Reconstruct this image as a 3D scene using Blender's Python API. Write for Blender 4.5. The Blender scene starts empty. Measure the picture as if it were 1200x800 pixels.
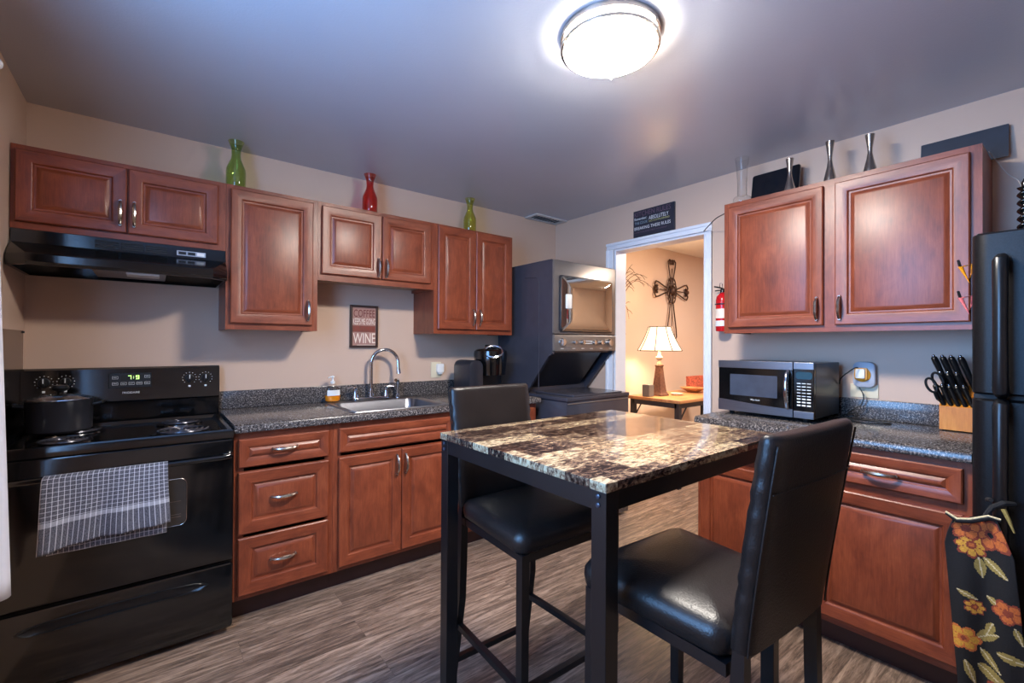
import bpy, bmesh, math, random
from mathutils import Vector, Matrix
random.seed(7)
sc = bpy.context.scene
COL = sc.collection
PI = math.pi

# ------------------------------------------------------------------ camera
YAW, PITCH, ROLL, FPX = -0.6687, 0.0063, 0.0052, 532.9
def make_camera():
    f0 = Vector((-math.sin(YAW), math.cos(YAW), 0)); r0 = Vector((math.cos(YAW), math.sin(YAW), 0)); u0 = Vector((0, 0, 1))
    f1 = f0*math.cos(PITCH) + u0*math.sin(PITCH); u1 = u0*math.cos(PITCH) - f0*math.sin(PITCH)
    r2 = r0*math.cos(ROLL) + u1*math.sin(ROLL); u2 = u1*math.cos(ROLL) - r0*math.sin(ROLL)
    cd = bpy.data.cameras.new('camera'); cd.sensor_width = 36; cd.lens = FPX/1200*36; cd.clip_start = .02
    c = bpy.data.objects.new('camera', cd); COL.objects.link(c)
    m = Matrix((r2, u2, -f1)).transposed().to_4x4(); m.translation = Vector((.4669, -3.0461, 1.2977))
    c.matrix_world = m; sc.camera = c
make_camera()

# ------------------------------------------------------------------ light + exposure
sc.view_settings.view_transform = 'Standard'; sc.view_settings.look = 'None'
sc.view_settings.gamma = 1; sc.view_settings.use_curve_mapping = False
sc.view_settings.exposure = 0.0
LAMP_E = 255.0        # kitchen ceiling light diffuser
WINDOW_W = 84.0      # daylight through the left window
TABLE_LAMP_W = 26.0
HALL_W = 75.0
w = bpy.data.worlds.new('world'); sc.world = w; w.use_nodes = True
bg = w.node_tree.nodes['Background']; bg.inputs[0].default_value = (.42, .60, 1, 1); bg.inputs[1].default_value = 1.0

def area(name, loc, rot, sx, sy, watts, col):
    d = bpy.data.lights.new(name, 'AREA'); d.shape = 'RECTANGLE'; d.size = sx; d.size_y = sy; d.energy = watts; d.color = col
    o = bpy.data.objects.new(name, d); o.location = loc; o.rotation_euler = rot; COL.objects.link(o); return o
area('daylight_left', (-.12, -2.14, 1.67), (0, -PI/2, 0), 1.28, 1.06, WINDOW_W, (.22, .50, 1))
area('hall_fill_light', (5.0, -1.7, 2.39), (0, 0, 0), .4, .4, HALL_W, (1, .86, .74))  # added fill light for the next room; no ceiling fixture there

# ------------------------------------------------------------------ materials
def s2l(c):
    return tuple((x/12.92 if x <= .04045 else ((x+.055)/1.055)**2.4) for x in c)
def rgb(r, g, b):
    return s2l((r/255, g/255, b/255)) + (1,)
class NT:
    def __init__(self, name):
        self.m = bpy.data.materials.new(name); self.m.use_nodes = True; self.t = self.m.node_tree
        self.b = self.t.nodes['Principled BSDF']
    def n(self, typ, **kw):
        nd = self.t.nodes.new(typ)
        for k, v in kw.items(): setattr(nd, k, v)
        return nd
    def l(self, a, b): self.t.links.new(a, b)
    def coord(self, scale=(1, 1, 1), rot=(0, 0, 0), loc=(0, 0, 0)):
        tc = self.n('ShaderNodeTexCoord'); mp = self.n('ShaderNodeMapping')
        mp.inputs['Scale'].default_value = scale; mp.inputs['Rotation'].default_value = rot; mp.inputs['Location'].default_value = loc
        self.l(tc.outputs['Object'], mp.inputs[0]); return mp.outputs[0]
    def noise(self, vec, scale, detail=4, rough=.55, dist=0):
        nd = self.n('ShaderNodeTexNoise'); nd.inputs['Scale'].default_value = scale; nd.inputs['Detail'].default_value = detail
        nd.inputs['Roughness'].default_value = rough; nd.inputs['Distortion'].default_value = dist
        self.l(vec, nd.inputs['Vector']); return nd.outputs[0]
    def ramp(self, fac, stops, interp='LINEAR'):
        nd = self.n('ShaderNodeValToRGB'); cr = nd.color_ramp; cr.interpolation = interp
        while len(cr.elements) < len(stops): cr.elements.new(.5)
        for e, (p, c) in zip(cr.elements, stops): e.position = p; e.color = c
        self.l(fac, nd.inputs[0]); return nd.outputs[0]
    def math(self, op, a, b=None, c=None):
        nd = self.n('ShaderNodeMath', operation=op)
        for i, v in enumerate((a, b, c)):
            if v is None: continue
            if hasattr(v, 'type'): self.l(v, nd.inputs[i])
            else: nd.inputs[i].default_value = v
        return nd.outputs[0]
    def mix(self, fac, a, b, blend='MIX'):
        nd = self.n('ShaderNodeMix', data_type='RGBA', blend_type=blend)
        for s, v in ((0, fac), (6, a), (7, b)):
            if hasattr(v, 'type'): self.l(v, nd.inputs[s])
            else: nd.inputs[s].default_value = v
        return nd.outputs[2]
    def bump(self, h, strength=.2, dist=.002):
        nd = self.n('ShaderNodeBump'); nd.inputs['Strength'].default_value = strength; nd.inputs['Distance'].default_value = dist
        self.l(h, nd.inputs['Height']); self.l(nd.outputs[0], self.b.inputs['Normal'])
    def set(self, **kw):
        for k, v in kw.items():
            i = self.b.inputs[{'color': 'Base Color', 'rough': 'Roughness', 'metal': 'Metallic', 'spec': 'Specular IOR Level',
                               'coat': 'Coat Weight', 'coatr': 'Coat Roughness', 'trans': 'Transmission Weight', 'ior': 'IOR',
                               'emit': 'Emission Color', 'emits': 'Emission Strength', 'sub': 'Subsurface Weight', 'alpha': 'Alpha'}[k]]
            if hasattr(v, 'type'): self.l(v, i)
            else: i.default_value = v
        return self.m

def plain(name, c, rough=.5, metal=0, var=.12, vs=14, spec=.5, coat=0, bump=0, bs=60):
    t = NT(name); v = t.coord(); f = t.noise(v, vs, 3)
    dark = tuple(x*(1-var) for x in c[:3])+(1,); lite = tuple(min(1, x*(1+var)) for x in c[:3])+(1,)
    t.set(color=t.ramp(f, [(.3, dark), (.7, lite)]), rough=rough, metal=metal, spec=spec, coat=coat)
    if bump: t.bump(t.noise(v, bs, 3), bump, .002)
    return t.m

def wood(name, axis, a, b, c, rough=.36):
    t = NT(name); s = [34, 34, 34]; s['xyz'.index(axis)] = 2.6
    g = t.noise(t.coord(tuple(s)), 3.2, 6, .62, .5); s2 = [150, 150, 150]; s2['xyz'.index(axis)] = 10
    fine = t.noise(t.coord(tuple(s2)), 2, 3, .6); s3 = [9, 9, 9]; s3['xyz'.index(axis)] = 4
    blot = t.noise(t.coord(tuple(s3)), 1.5, 4, .6, .6)
    f = t.math('ADD', t.math('MULTIPLY', g, .30), t.math('ADD', t.math('MULTIPLY', blot, .48), t.math('MULTIPLY', fine, .22)))
    col = t.ramp(f, [(.34, a), (.5, b), (.66, c)])
    t.set(color=col, rough=rough, spec=.5); t.bump(fine, .05, .001); return t.m
CW = (rgb(100, 45, 28), rgb(130, 62, 38), rgb(154, 80, 50))
M = {}
for ax in 'xyz': M['wood_'+ax] = wood('cherry_wood_'+ax, ax, *CW)
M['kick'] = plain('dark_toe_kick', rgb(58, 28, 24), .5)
M['shelf_under'] = plain('pale_cabinet_underside', rgb(190, 160, 135), .5)
# paint
def paint(name, c, rough, bump, bs=170, spec=.4):
    t = NT(name); v = t.coord(); f = t.noise(v, 1.1, 3)
    t.set(color=t.ramp(f, [(.3, tuple(x*.96 for x in c[:3])+(1,)), (.7, tuple(x*1.03 for x in c[:3])+(1,))]), rough=rough, spec=spec)
    t.bump(t.noise(v, bs, 2), bump, .0016); return t.m
M['wall'] = paint('beige_wall_paint', rgb(208, 178, 157), .42, .18)
M['wall_hall'] = paint('peach_wall_paint', rgb(220, 194, 174), .5, .1)
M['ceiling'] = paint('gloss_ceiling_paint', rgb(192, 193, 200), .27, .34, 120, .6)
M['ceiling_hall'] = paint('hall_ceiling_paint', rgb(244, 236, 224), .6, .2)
M['white_trim'] = plain('white_gloss_trim', rgb(228, 230, 236), .3, var=.02)
def floor_mat():
    t = NT('grey_oak_plank_floor'); v = t.coord()
    br = t.n('ShaderNodeTexBrick'); br.offset = .37; br.inputs['Scale'].default_value = 1
    br.inputs['Brick Width'].default_value = 1.22; br.inputs['Row Height'].default_value = .152; br.inputs['Mortar Size'].default_value = .0006
    br.inputs['Color1'].default_value = (0, 0, 0, 1); br.inputs['Color2'].default_value = (1, 1, 1, 1); br.inputs['Mortar'].default_value = (.5, .5, .5, 1)
    t.l(v, br.inputs['Vector'])
    off = t.n('ShaderNodeVectorMath', operation='MULTIPLY_ADD')
    t.l(br.outputs['Color'], off.inputs[0]); off.inputs[1].default_value = (3.1, 7.3, 2.2)
    t.l(t.coord((1.35, 15, 10)), off.inputs[2])
    g = t.noise(off.outputs[0], 2.3, 8, .66, 1.1)
    g2 = t.noise(off.outputs[0], 9, 6, .72, 1.0)
    col = t.ramp(g, [(.32, rgb(42, 31, 27)), (.43, rgb(84, 66, 56)), (.51, rgb(122, 100, 86)), (.62, rgb(172, 148, 130))])
    col = t.mix(.35, col, t.ramp(g2, [(.36, rgb(58, 47, 42)), (.62, rgb(172, 153, 136))]))
    tone = t.ramp(br.outputs['Color'], [(0, (.74, .71, .70, 1)), (1, (1.1, 1.07, 1.04, 1))])
    col = t.mix(1, col, tone, 'MULTIPLY')
    col = t.mix(t.math('MULTIPLY', br.outputs['Fac'], .55), col, rgb(60, 50, 45))
    t.set(color=col, rough=.36, spec=.4); t.bump(g, .12, .001); return t.m
M['floor'] = floor_mat()
def speckle():
    t = NT('grey_speckled_laminate'); v = t.coord()
    a = t.noise(v, 150, 3, .75); b = t.noise(v, 80, 2, .6)
    col = t.ramp(a, [(.36, rgb(16, 15, 17)), (.45, rgb(52, 49, 50)), (.54, rgb(86, 80, 78)), (.64, rgb(160, 150, 144))])
    col = t.mix(t.ramp(b, [(.55, (0, 0, 0, 1)), (.62, (.75, .75, .75, 1))]), col, rgb(82, 74, 70))
    t.set(color=col, rough=.2, spec=.5); return t.m
M['counter'] = speckle()
def marble():
    t = NT('patchwork_faux_marble'); v = t.coord()
    br = t.n('ShaderNodeTexBrick'); br.offset = .43; br.inputs['Scale'].default_value = 1
    br.inputs['Brick Width'].default_value = .205; br.inputs['Row Height'].default_value = .078; br.inputs['Mortar Size'].default_value = 0
    br.inputs['Color1'].default_value = (0, 0, 0, 1); br.inputs['Color2'].default_value = (1, 1, 1, 1)
    t.l(v, br.inputs['Vector'])
    off = t.n('ShaderNodeVectorMath', operation='MULTIPLY_ADD')
    t.l(br.outputs['Color'], off.inputs[0]); off.inputs[1].default_value = (5, 9, 3); t.l(t.coord((1, 2.4, 1.6)), off.inputs[2])
    a = t.noise(off.outputs[0], 36, 8, .74, .5)
    f = t.math('ADD', a, t.math('MULTIPLY_ADD', br.outputs['Color'], .19, -.115))
    col = t.ramp(f, [(.36, rgb(28, 20, 18)), (.44, rgb(74, 53, 44)), (.50, rgb(114, 89, 71)), (.56, rgb(158, 134, 105)), (.65, rgb(192, 174, 140))])
    t.set(color=col, rough=.15, spec=.38); return t.m
M['marble'] = marble()
def leather(name, c):
    t = NT(name); v = t.coord(); n1 = t.noise(v, 220, 3, .6); n2 = t.noise(v, 9, 3)
    t.set(color=t.ramp(n2, [(.3, tuple(x*.8 for x in c[:3])+(1,)), (.7, tuple(x*1.2 for x in c[:3])+(1,))]), rough=.34, spec=.42)
    t.bump(n1, .5, .0016); return t.m
M['leather'] = leather('black_leather', rgb(31, 25, 23))
M['black_metal'] = plain('black_powder_coat', rgb(13, 14, 17), .34, .0, spec=.7)
M['black_gloss'] = plain('black_enamel', rgb(7, 8, 10), .12, spec=.85)
M['black_satin'] = plain('black_satin_plastic', rgb(18, 19, 22), .3)
M['black_matte'] = plain('black_matte', rgb(14, 14, 15), .6)
def pebble():
    t = NT('black_pebbled_steel'); v = t.coord(); n1 = t.noise(v, 190, 2, .6)
    t.set(color=t.ramp(n1, [(.4, rgb(10, 10, 12)), (.6, rgb(20, 20, 23))]), rough=.42, spec=.28); t.bump(n1, .25, .0014); return t.m
M['pebble'] = pebble()
M['slate'] = plain('slate_appliance_steel', rgb(66, 66, 76), .22, .2, .06)
M['slate_dark'] = plain('dark_slate_plastic', rgb(36, 37, 44), .3)
M['slate_face'] = plain('slate_appliance_face', rgb(128, 122, 118), .28, .55, .05)
M['coil_metal'] = plain('burner_coil_metal', rgb(74, 74, 82), .25, .6)
M['mirror_glass'] = plain('mirrored_dryer_glass', rgb(188, 184, 176), .05, .95, .03)
M['chrome'] = plain('chrome', rgb(205, 208, 214), .09, 1, .03)
M['nickel'] = plain('brushed_nickel', rgb(188, 180, 172), .26, 1, .06)
def brushed(name, c, rough, axis):
    t = NT(name); s = [200, 200, 200]; s['xyz'.index(axis)] = 4
    g = t.noise(t.coord(tuple(s)), 2, 3); t.set(color=t.ramp(g, [(.3, tuple(x*.86 for x in c[:3])+(1,)), (.7, c)]), rough=rough, metal=1); return t.m
M['steel'] = brushed('brushed_steel', rgb(146, 146, 152), .3, 'x')
M['steel_y'] = brushed('brushed_steel_front', rgb(158, 158, 165), .3, 'y')
M['steel_z'] = brushed('brushed_silver_vase', rgb(176, 168, 160), .25, 'z')
M['splash'] = brushed('steel_splash_sheet', rgb(120, 104, 94), .16, 'z')
M['bronze'] = plain('bronze_iron', rgb(72, 52, 42), .45, .6, .25)
M['white_plastic'] = plain('white_plastic', rgb(232, 230, 226), .35, var=.03)
M['grey_plastic'] = plain('light_grey_plastic', rgb(170, 175, 188), .35, var=.03)
M['ivory'] = plain('ivory_plastic', rgb(222, 208, 178), .35, var=.03)
M['amber_plastic'] = plain('amber_plastic', rgb(214, 148, 42), .35, var=.05)
M['red'] = plain('red_enamel', rgb(196, 22, 30), .22, var=.06)
M['blue_label'] = plain('blue_print', rgb(60, 110, 180), .4)
M['ink_white'] = plain('white_print', rgb(224, 224, 224), .5, var=.02)
M['ink_cream'] = plain('cream_print', rgb(240, 220, 200), .5, var=.02)
M['ink_maroon'] = plain('maroon_print', rgb(104, 30, 26), .5)
M['ink_rust'] = plain('rust_print', rgb(150, 52, 36), .5)
M['ink_grey'] = plain('grey_print', rgb(140, 158, 166), .5)
M['ink_purple'] = plain('plum_print', rgb(110, 84, 98), .5)
M['ink_yellow'] = plain('yellow_print', rgb(196, 190, 120), .5)
M['sign_dark'] = plain('charcoal_signboard', rgb(40, 40, 52), .5)
M['sign_frame'] = plain('dark_brown_frame', rgb(50, 26, 22), .45)
M['sign_ground'] = plain('dusty_rose_signboard', rgb(168, 122, 108), .6)
M['sign_band'] = plain('brown_sign_band', rgb(120, 62, 48), .6)
M['slate_board'] = plain('dark_slate_board', rgb(52, 56, 66), .45)
M['tablet'] = plain('black_glass_panel', rgb(16, 20, 28), .15)
M['honey'] = wood('honey_knife_block', 'z', rgb(186, 104, 22), rgb(206, 126, 34), rgb(220, 146, 54), .35)
M['oak'] = wood('warm_oak_top', 'x', rgb(150, 96, 56), rgb(186, 130, 82), rgb(206, 152, 104), .4)
M['brown_bowl'] = wood('brown_wood_bowl', 'x', rgb(120, 72, 40), rgb(168, 112, 66), rgb(196, 144, 96), .4)
M['resin'] = plain('mottled_brown_resin', rgb(104, 70, 56), .45, .1, .4, 60, bump=.6, bs=45)
M['resin_pale'] = plain('antiqued_cream_resin', rgb(190, 164, 138), .5, 0, .25, 40)
M['twig'] = plain('dried_twig', rgb(96, 70, 50), .8)
M['red_pattern'] = plain('red_woven_box', rgb(176, 84, 60), .7, 0, .6, 60)
M['grey_box'] = plain('grey_candle_box', rgb(112, 106, 100), .6)
M['wax'] = plain('pale_shell_dish', rgb(205, 190, 165), .5)
M['cord'] = plain('black_cord', rgb(14, 13, 14), .45)
M['wire_pale'] = plain('pale_string', rgb(190, 180, 170), .6)
M['orange_plastic'] = plain('orange_plastic', rgb(240, 150, 30), .35)
M['pink_plastic'] = plain('coral_pink_plastic', rgb(236, 120, 120), .35)
M['vent_grey'] = plain('grey_vent_enamel', rgb(206, 202, 198), .4)
M['vent_dark'] = plain('vent_shadow', rgb(30, 28, 28), .7)
M['curtain'] = plain('white_curtain_cloth', rgb(222, 222, 232), .8, var=.04, bump=.3, bs=400)
def glass(name, c, rough=.02, ior=1.45):
    t = NT(name); t.set(color=c, rough=rough, trans=1, ior=ior); return t.m
def thin_glass(name, lin, rough=.02, k=.8):
    """thin-walled tinted glass: tinted straight-through light plus a fresnel gloss"""
    m = bpy.data.materials.new(name); m.use_nodes = True; t = m.node_tree; t.nodes.clear()
    out = t.nodes.new('ShaderNodeOutputMaterial'); mx = t.nodes.new('ShaderNodeMixShader'); tr = t.nodes.new('ShaderNodeBsdfTransparent'); gl = t.nodes.new('ShaderNodeBsdfGlossy')
    lw0 = t.nodes.new('ShaderNodeLayerWeight'); pw = t.nodes.new('ShaderNodeMath'); pw.operation = 'POWER'; pw.inputs[1].default_value = 3.5; lw = t.nodes.new('ShaderNodeMath'); lw.operation = 'MULTIPLY_ADD'; lw.inputs[1].default_value = k; lw.inputs[2].default_value = .045; t.links.new(lw0.outputs['Facing'], pw.inputs[0]); t.links.new(pw.outputs[0], lw.inputs[0]); gl.inputs['Roughness'].default_value = rough; tr.inputs[0].default_value = lin+(1,)
    nz = t.nodes.new('ShaderNodeTexNoise'); nz.inputs['Scale'].default_value = 30; bp = t.nodes.new('ShaderNodeBump'); bp.inputs['Strength'].default_value = .04
    t.links.new(nz.outputs[0], bp.inputs['Height']); t.links.new(bp.outputs[0], gl.inputs['Normal'])
    t.links.new(lw.outputs[0], mx.inputs[0]); t.links.new(tr.outputs[0], mx.inputs[1]); t.links.new(gl.outputs[0], mx.inputs[2]); t.links.new(mx.outputs[0], out.inputs[0])
    return m
M['glass_green'] = thin_glass('green_glass', (.77, .87, .60))
M['glass_red'] = thin_glass('red_glass', (.90, .42, .36))
M['glass_lime'] = thin_glass('yellow_green_glass', (.86, .88, .52))
M['glass_clear'] = thin_glass('clear_glass', (.965, .97, .97), .015, .75)
M['soap'] = plain('orange_liquid_soap', rgb(236, 140, 24), .15)
M['oven_glass'] = plain('oven_window_glass', rgb(52, 47, 44), .12)
M['mw_glass'] = plain('microwave_window_glass', rgb(64, 70, 84), .12)
def emit(name, c, s, base=(1, 1, 1, 1)):
    t = NT(name); t.set(color=base, emit=c, emits=s, rough=.5); return t.m
M['diffuser'] = emit('glowing_white_diffuser', (1, .93, .84, 1), LAMP_E)
M['side_band'] = emit('glowing_side_band', (1, .93, .84, 1), LAMP_E*.22)
M['digits'] = emit('green_display_digits', (.45, 1, .05, 1), 1.6)
M['lcd'] = plain('dim_teal_display', rgb(30, 62, 78), .2)
def shade_mat():
    t = NT('cream_fabric_shade'); f = t.noise(t.coord(), 120, 2)
    t.set(color=rgb(246, 226, 190), rough=.8, emit=(1, .80, .52, 1), emits=1.5)
    return t.m
M['shade'] = shade_mat()
def towel_mat():
    t = NT('charcoal_check_towel'); tc = t.n('ShaderNodeTexCoord'); sp = t.n('ShaderNodeSeparateXYZ'); t.l(tc.outputs['UV'], sp.inputs[0])
    fx = t.math('FRACT', t.math('MULTIPLY', sp.outputs[0], 24.0)); fy = t.math('FRACT', t.math('MULTIPLY', sp.outputs[1], 34.0))
    lx = t.math('LESS_THAN', fx, .15); ly = t.math('MULTIPLY', t.math('LESS_THAN', fy, .15), t.math('LESS_THAN', sp.outputs[1], .80))
    band = t.math('MULTIPLY', t.math('LESS_THAN', t.math('ABSOLUTE', t.math('SUBTRACT', sp.outputs[1], .82)), .016), .4)
    f = t.math('MINIMUM', t.math('ADD', t.math('ADD', t.math('MULTIPLY', lx, .62), t.math('MULTIPLY', ly, .5)), band), 1)
    w_ = t.noise(t.coord(), 420, 2); basec = t.ramp(w_, [(.35, rgb(54, 54, 64)), (.65, rgb(112, 112, 122))])
    t.set(color=t.mix(f, basec, rgb(222, 222, 230)), rough=.9); t.bump(w_, .6, .002); return t.m
M['towel'] = towel_mat()
for k, c in dict(black=(20, 19, 22), orange=(196, 104, 50), rust=(138, 60, 40), yellow=(206, 150, 56), olive=(150, 130, 70), cream=(206, 190, 150)).items():
    M['print_'+k] = plain('floral_cloth_'+k, rgb(*c), .85, 0, .22, 220, bump=.3, bs=500)

# ------------------------------------------------------------------ mesh builder
OFF = {}
class MB:
    def __init__(self, mtx=None):
        self.bm = bmesh.new(); self.M = mtx or Matrix.Identity(4); self.uv = None
    def v(self, p): return self.bm.verts.new(self.M @ Vector(p))
    def face(self, vs, m=0):
        try: f = self.bm.faces.new(vs)
        except ValueError: return None
        f.material_index = m; return f
    def box(self, x0, x1, y0, y1, z0, z1, m=0, bev=0, seg=2):
        x0, x1 = min(x0, x1), max(x0, x1); y0, y1 = min(y0, y1), max(y0, y1); z0, z1 = min(z0, z1), max(z0, z1)
        c = [self.v((x, y, z)) for x in (x0, x1) for y in (y0, y1) for z in (z0, z1)]
        fs = [self.face([c[i] for i in q], m) for q in ((0, 1, 3, 2), (4, 6, 7, 5), (0, 4, 5, 1), (2, 3, 7, 6), (0, 2, 6, 4), (1, 5, 7, 3))]
        if bev:
            es = list({e for f in fs for e in f.edges})
            r = bmesh.ops.bevel(self.bm, geom=es, offset=bev, segments=seg, affect='EDGES', profile=.5, clamp_overlap=True)
            for f in r['faces']: f.material_index = m
        return self
    def loft(self, rings, m=0, cap=True, closed=True):
        rs = [[self.v(p) for p in r] for r in rings]; n = len(rs[0])
        for a, b in zip(rs, rs[1:]):
            for i in range(n if closed else n-1):
                j = (i+1) % n; self.face((a[i], a[j], b[j], b[i]), m)
        if cap and closed:
            self.face(rs[0][::-1], m); self.face(rs[-1], m)
        return self
    def lathe(self, prof, c=(0, 0, 0), n=28, m=0, axis='z', cap=True, ang=None):
        rings = []
        for r, h in prof:
            ring = []
            for i in range(n):
                a = 2*PI*i/n; p = (r*math.cos(a), r*math.sin(a), h)
                if axis == 'x': p = (p[2], p[0], p[1])
                if axis == 'y': p = (p[0], p[2], p[1])
                ring.append((p[0]+c[0], p[1]+c[1], p[2]+c[2]))
            rings.append(ring)
        return self.loft(rings, m, cap)
    def cyl(self, p0, p1, r0, r1=None, n=20, m=0):
        return self.tube([p0, p1], [r0, r0 if r1 is None else r1], n, m)
    def tube(self, pts, r, n=10, m=0, square=False, closed=False):
        pts = [Vector(p) for p in pts]; k = len(pts)
        rr = r if isinstance(r, (list, tuple)) else [r]*k
        up = None; rings = []
        for i, p in enumerate(pts):
            if closed: t = (pts[(i+1) % k]-pts[i-1]).normalized()
            else: t = (pts[min(i+1, k-1)]-pts[max(i-1, 0)]).normalized()
            if up is None:
                up = Vector((0, 0, 1)) if abs(t.z) < .9 else Vector((0, 1, 0))
            u = (up-t*up.dot(t)).normalized(); w_ = t.cross(u); up = u
            if square: ring = [p+(u*a+w_*b)*rr[i] for a, b in ((-1, -1), (1, -1), (1, 1), (-1, 1))]
            else: ring = [p+(u*math.cos(2*PI*j/n)+w_*math.sin(2*PI*j/n))*rr[i] for j in range(n)]
            rings.append(ring)
        if closed: rings.append(rings[0])
        return self.loft(rings, m, not closed)
    def prism(self, poly, d, m=0):
        d = Vector(d); return self.loft([poly, [Vector(p)+d for p in poly]], m)
    def sphere(self, c, r, n=16, m=0, sz=1):
        prof = [(max(1e-4, r*math.sin(PI*i/(n//2))), -r*sz*math.cos(PI*i/(n//2))) for i in range(n//2+1)]
        return self.lathe(prof, c, n, m)
    def rbox(self, x0, x1, y0, y1, z0, z1, r, m=0, n=5, axis='y', e=0):
        """box with rounded outline seen along AXIS and a small edge E"""
        def outline(a0, a1, b0, b1, q):
            out = []
            q = max(q, 1e-4)
            for cx, cy, s in ((a1-q, b1-q, 0), (a0+q, b1-q, 1), (a0+q, b0+q, 2), (a1-q, b0+q, 3)):
                for i in range(n+1):
                    t = (s+i/n)*PI/2; out.append((cx+q*math.cos(t), cy+q*math.sin(t)))
            return out
        if axis == 'y': A = (x0, x1, z0, z1); d0, d1 = y0, y1; f = lambda a, b, d: (a, d, b)
        elif axis == 'x': A = (y0, y1, z0, z1); d0, d1 = x0, x1; f = lambda a, b, d: (d, a, b)
        else: A = (x0, x1, y0, y1); d0, d1 = z0, z1; f = lambda a, b, d: (a, b, d)
        if e:
            seq = [(d0, e), (d0+e*.3, e*.3), (d0+e, 0), (d1-e, 0), (d1-e*.3, e*.3), (d1, e)]
        else: seq = [(d0, 0), (d1, 0)]
        rings = []
        for d, ins in seq:
            rings.append([f(a, b, d) for a, b in outline(A[0]+ins, A[1]-ins, A[2]+ins, A[3]-ins, r-ins)])
        return self.loft(rings, m)
    def panel(self, x0, x1, z0, z1, w0, rings, mv=0, mh=1):
        """raised cabinet panel in local (u, w, z): rings of (inset, w)"""
        rr = []
        for ins, wv in rings:
            rr.append([self.v(p) for p in ((x0+ins, w0+wv, z0+ins), (x1-ins, w0+wv, z0+ins), (x1-ins, w0+wv, z1-ins), (x0+ins, w0+wv, z1-ins))])
        self.face(rr[0], mv)
        for a, b in zip(rr, rr[1:]):
            for i in range(4):
                j = (i+1) % 4; self.face((a[i], a[j], b[j], b[i]), mh if i in (0, 2) else mv)
        self.face(rr[-1][::-1], mv); return self
    def text(self, body, x, z, width, height, origin, U, Vv, N, m=0, depth=.0008, squash=True):
        cu = bpy.data.curves.new('t', 'FONT'); cu.body = body; cu.extrude = 0
        cu.resolution_u = 3
        o = bpy.data.objects.new('t', cu); COL.objects.link(o); bpy.context.view_layer.update()
        me = bpy.data.meshes.new_from_object(o.evaluated_get(bpy.context.evaluated_depsgraph_get()))
        bpy.data.objects.remove(o); bpy.data.curves.remove(cu)
        xs = [v.co.x for v in me.vertices]; ys = [v.co.y for v in me.vertices]
        if not xs: return self
        sx = width/(max(xs)-min(xs)); sy = height/(max(ys)-min(ys))
        o0 = Vector(origin); U = Vector(U); Vv = Vector(Vv); N = Vector(N)
        vs = [self.bm.verts.new(o0+U*(x+(v.co.x-min(xs))*sx)+Vv*(z+(v.co.y-min(ys))*sy)+N*depth) for v in me.vertices]
        for p in me.polygons: self.face([vs[i] for i in p.vertices], m)
        bpy.data.meshes.remove(me); return self
    def build(self, name, mats, parent=None, smooth=38, recalc=True):
        off = OFF.get(parent.name, Vector()) if parent else Vector()
        if recalc: bmesh.ops.recalc_face_normals(self.bm, faces=self.bm.faces)
        if off.length: bmesh.ops.translate(self.bm, verts=self.bm.verts, vec=-off)
        me = bpy.data.meshes.new(name); self.bm.to_mesh(me); self.bm.free()
        for m_ in (mats if isinstance(mats, (list, tuple)) else [mats]): me.materials.append(M[m_] if isinstance(m_, str) else m_)
        if smooth:
            for p in me.polygons: p.use_smooth = True
            me.set_sharp_from_angle(angle=math.radians(smooth))
        o = bpy.data.objects.new(name, me); COL.objects.link(o)
        if parent: o.parent = parent
        OFF[o.name] = off
        return o
def thing(name, label, cat, loc=(0, 0, 0), group=None):
    o = bpy.data.objects.new(name, None); o.empty_display_size = .05; COL.objects.link(o)
    o.location = loc; OFF[o.name] = Vector(loc); return tag(o, label, cat, group)
def tag(o, label, cat, group=None):
    o['label'] = label; o['category'] = cat
    if group: o['group'] = group
    return o
def rebase(o, loc):
    """put the origin of a one-mesh thing at its base"""
    loc = Vector(loc); o.data.transform(Matrix.Translation(-loc)); o.location = loc; OFF[o.name] = loc; return o
def struct(name, mb, m, parent=None):
    o = mb.build(name, m, parent, smooth=0)
    o['kind'] = 'structure'; return o
def copy_tree(o, parent=None):
    c = o.copy(); COL.objects.link(c); OFF[c.name] = OFF.get(o.name, Vector())
    if parent: c.parent = parent
    for ch in list(o.children): copy_tree(ch, c)
    return c
def frame(origin, U, W):
    m = Matrix.Identity(4); Z = Vector((0, 0, 1))
    for i, a in enumerate((Vector(U), Vector(W), Z)):
        for j in range(3): m[j][i] = a[j]
    m.translation = Vector(origin); return m
def arc(cx, cy, r, a0, a1, n): return [(cx+r*math.cos(a0+(a1-a0)*i/n), cy+r*math.sin(a0+(a1-a0)*i/n)) for i in range(n+1)]

XR = 3.38; H = 2.408; ZC = .922; T = .1
BACK = frame((0, 0, 0), (1, 0, 0), (0, -1, 0))        # u along x, out of the back wall
RIGHT = frame((XR, 0, 0), (0, -1, 0), (-1, 0, 0))      # u along -y, out of the right wall

# ------------------------------------------------------------------ structure
struct('floor', MB().box(-.1, 7.3, -4.7, .1, -.08, 0), 'floor')
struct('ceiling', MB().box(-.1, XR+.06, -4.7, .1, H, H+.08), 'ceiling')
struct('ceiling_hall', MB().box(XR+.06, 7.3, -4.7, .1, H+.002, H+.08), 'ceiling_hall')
struct('wall_back', MB().box(-.1, XR+.12, 0, .1, 0, H), 'wall')
struct('wall_hall_back', MB().box(XR+.12, 7.3, 0, .1, 0, H), 'wall_hall')
struct('wall_hall_front', MB().box(XR+.12, 7.3, -3.3, -3.2, 0, H), 'wall_hall')
struct('wall_hall_right', MB().box(7.2, 7.3, -4.7, 0, 0, H), 'wall_hall')
DY0, DY1, DZ = -.684, -1.455, 2.062
wl = MB().box(XR, XR+.12, DY0, 0, 0, H).box(XR, XR+.12, -4.6, DY1, 0, H).box(XR, XR+.12, DY1, DY0, DZ, H)
struct('wall_right', wl, 'wall')
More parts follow.
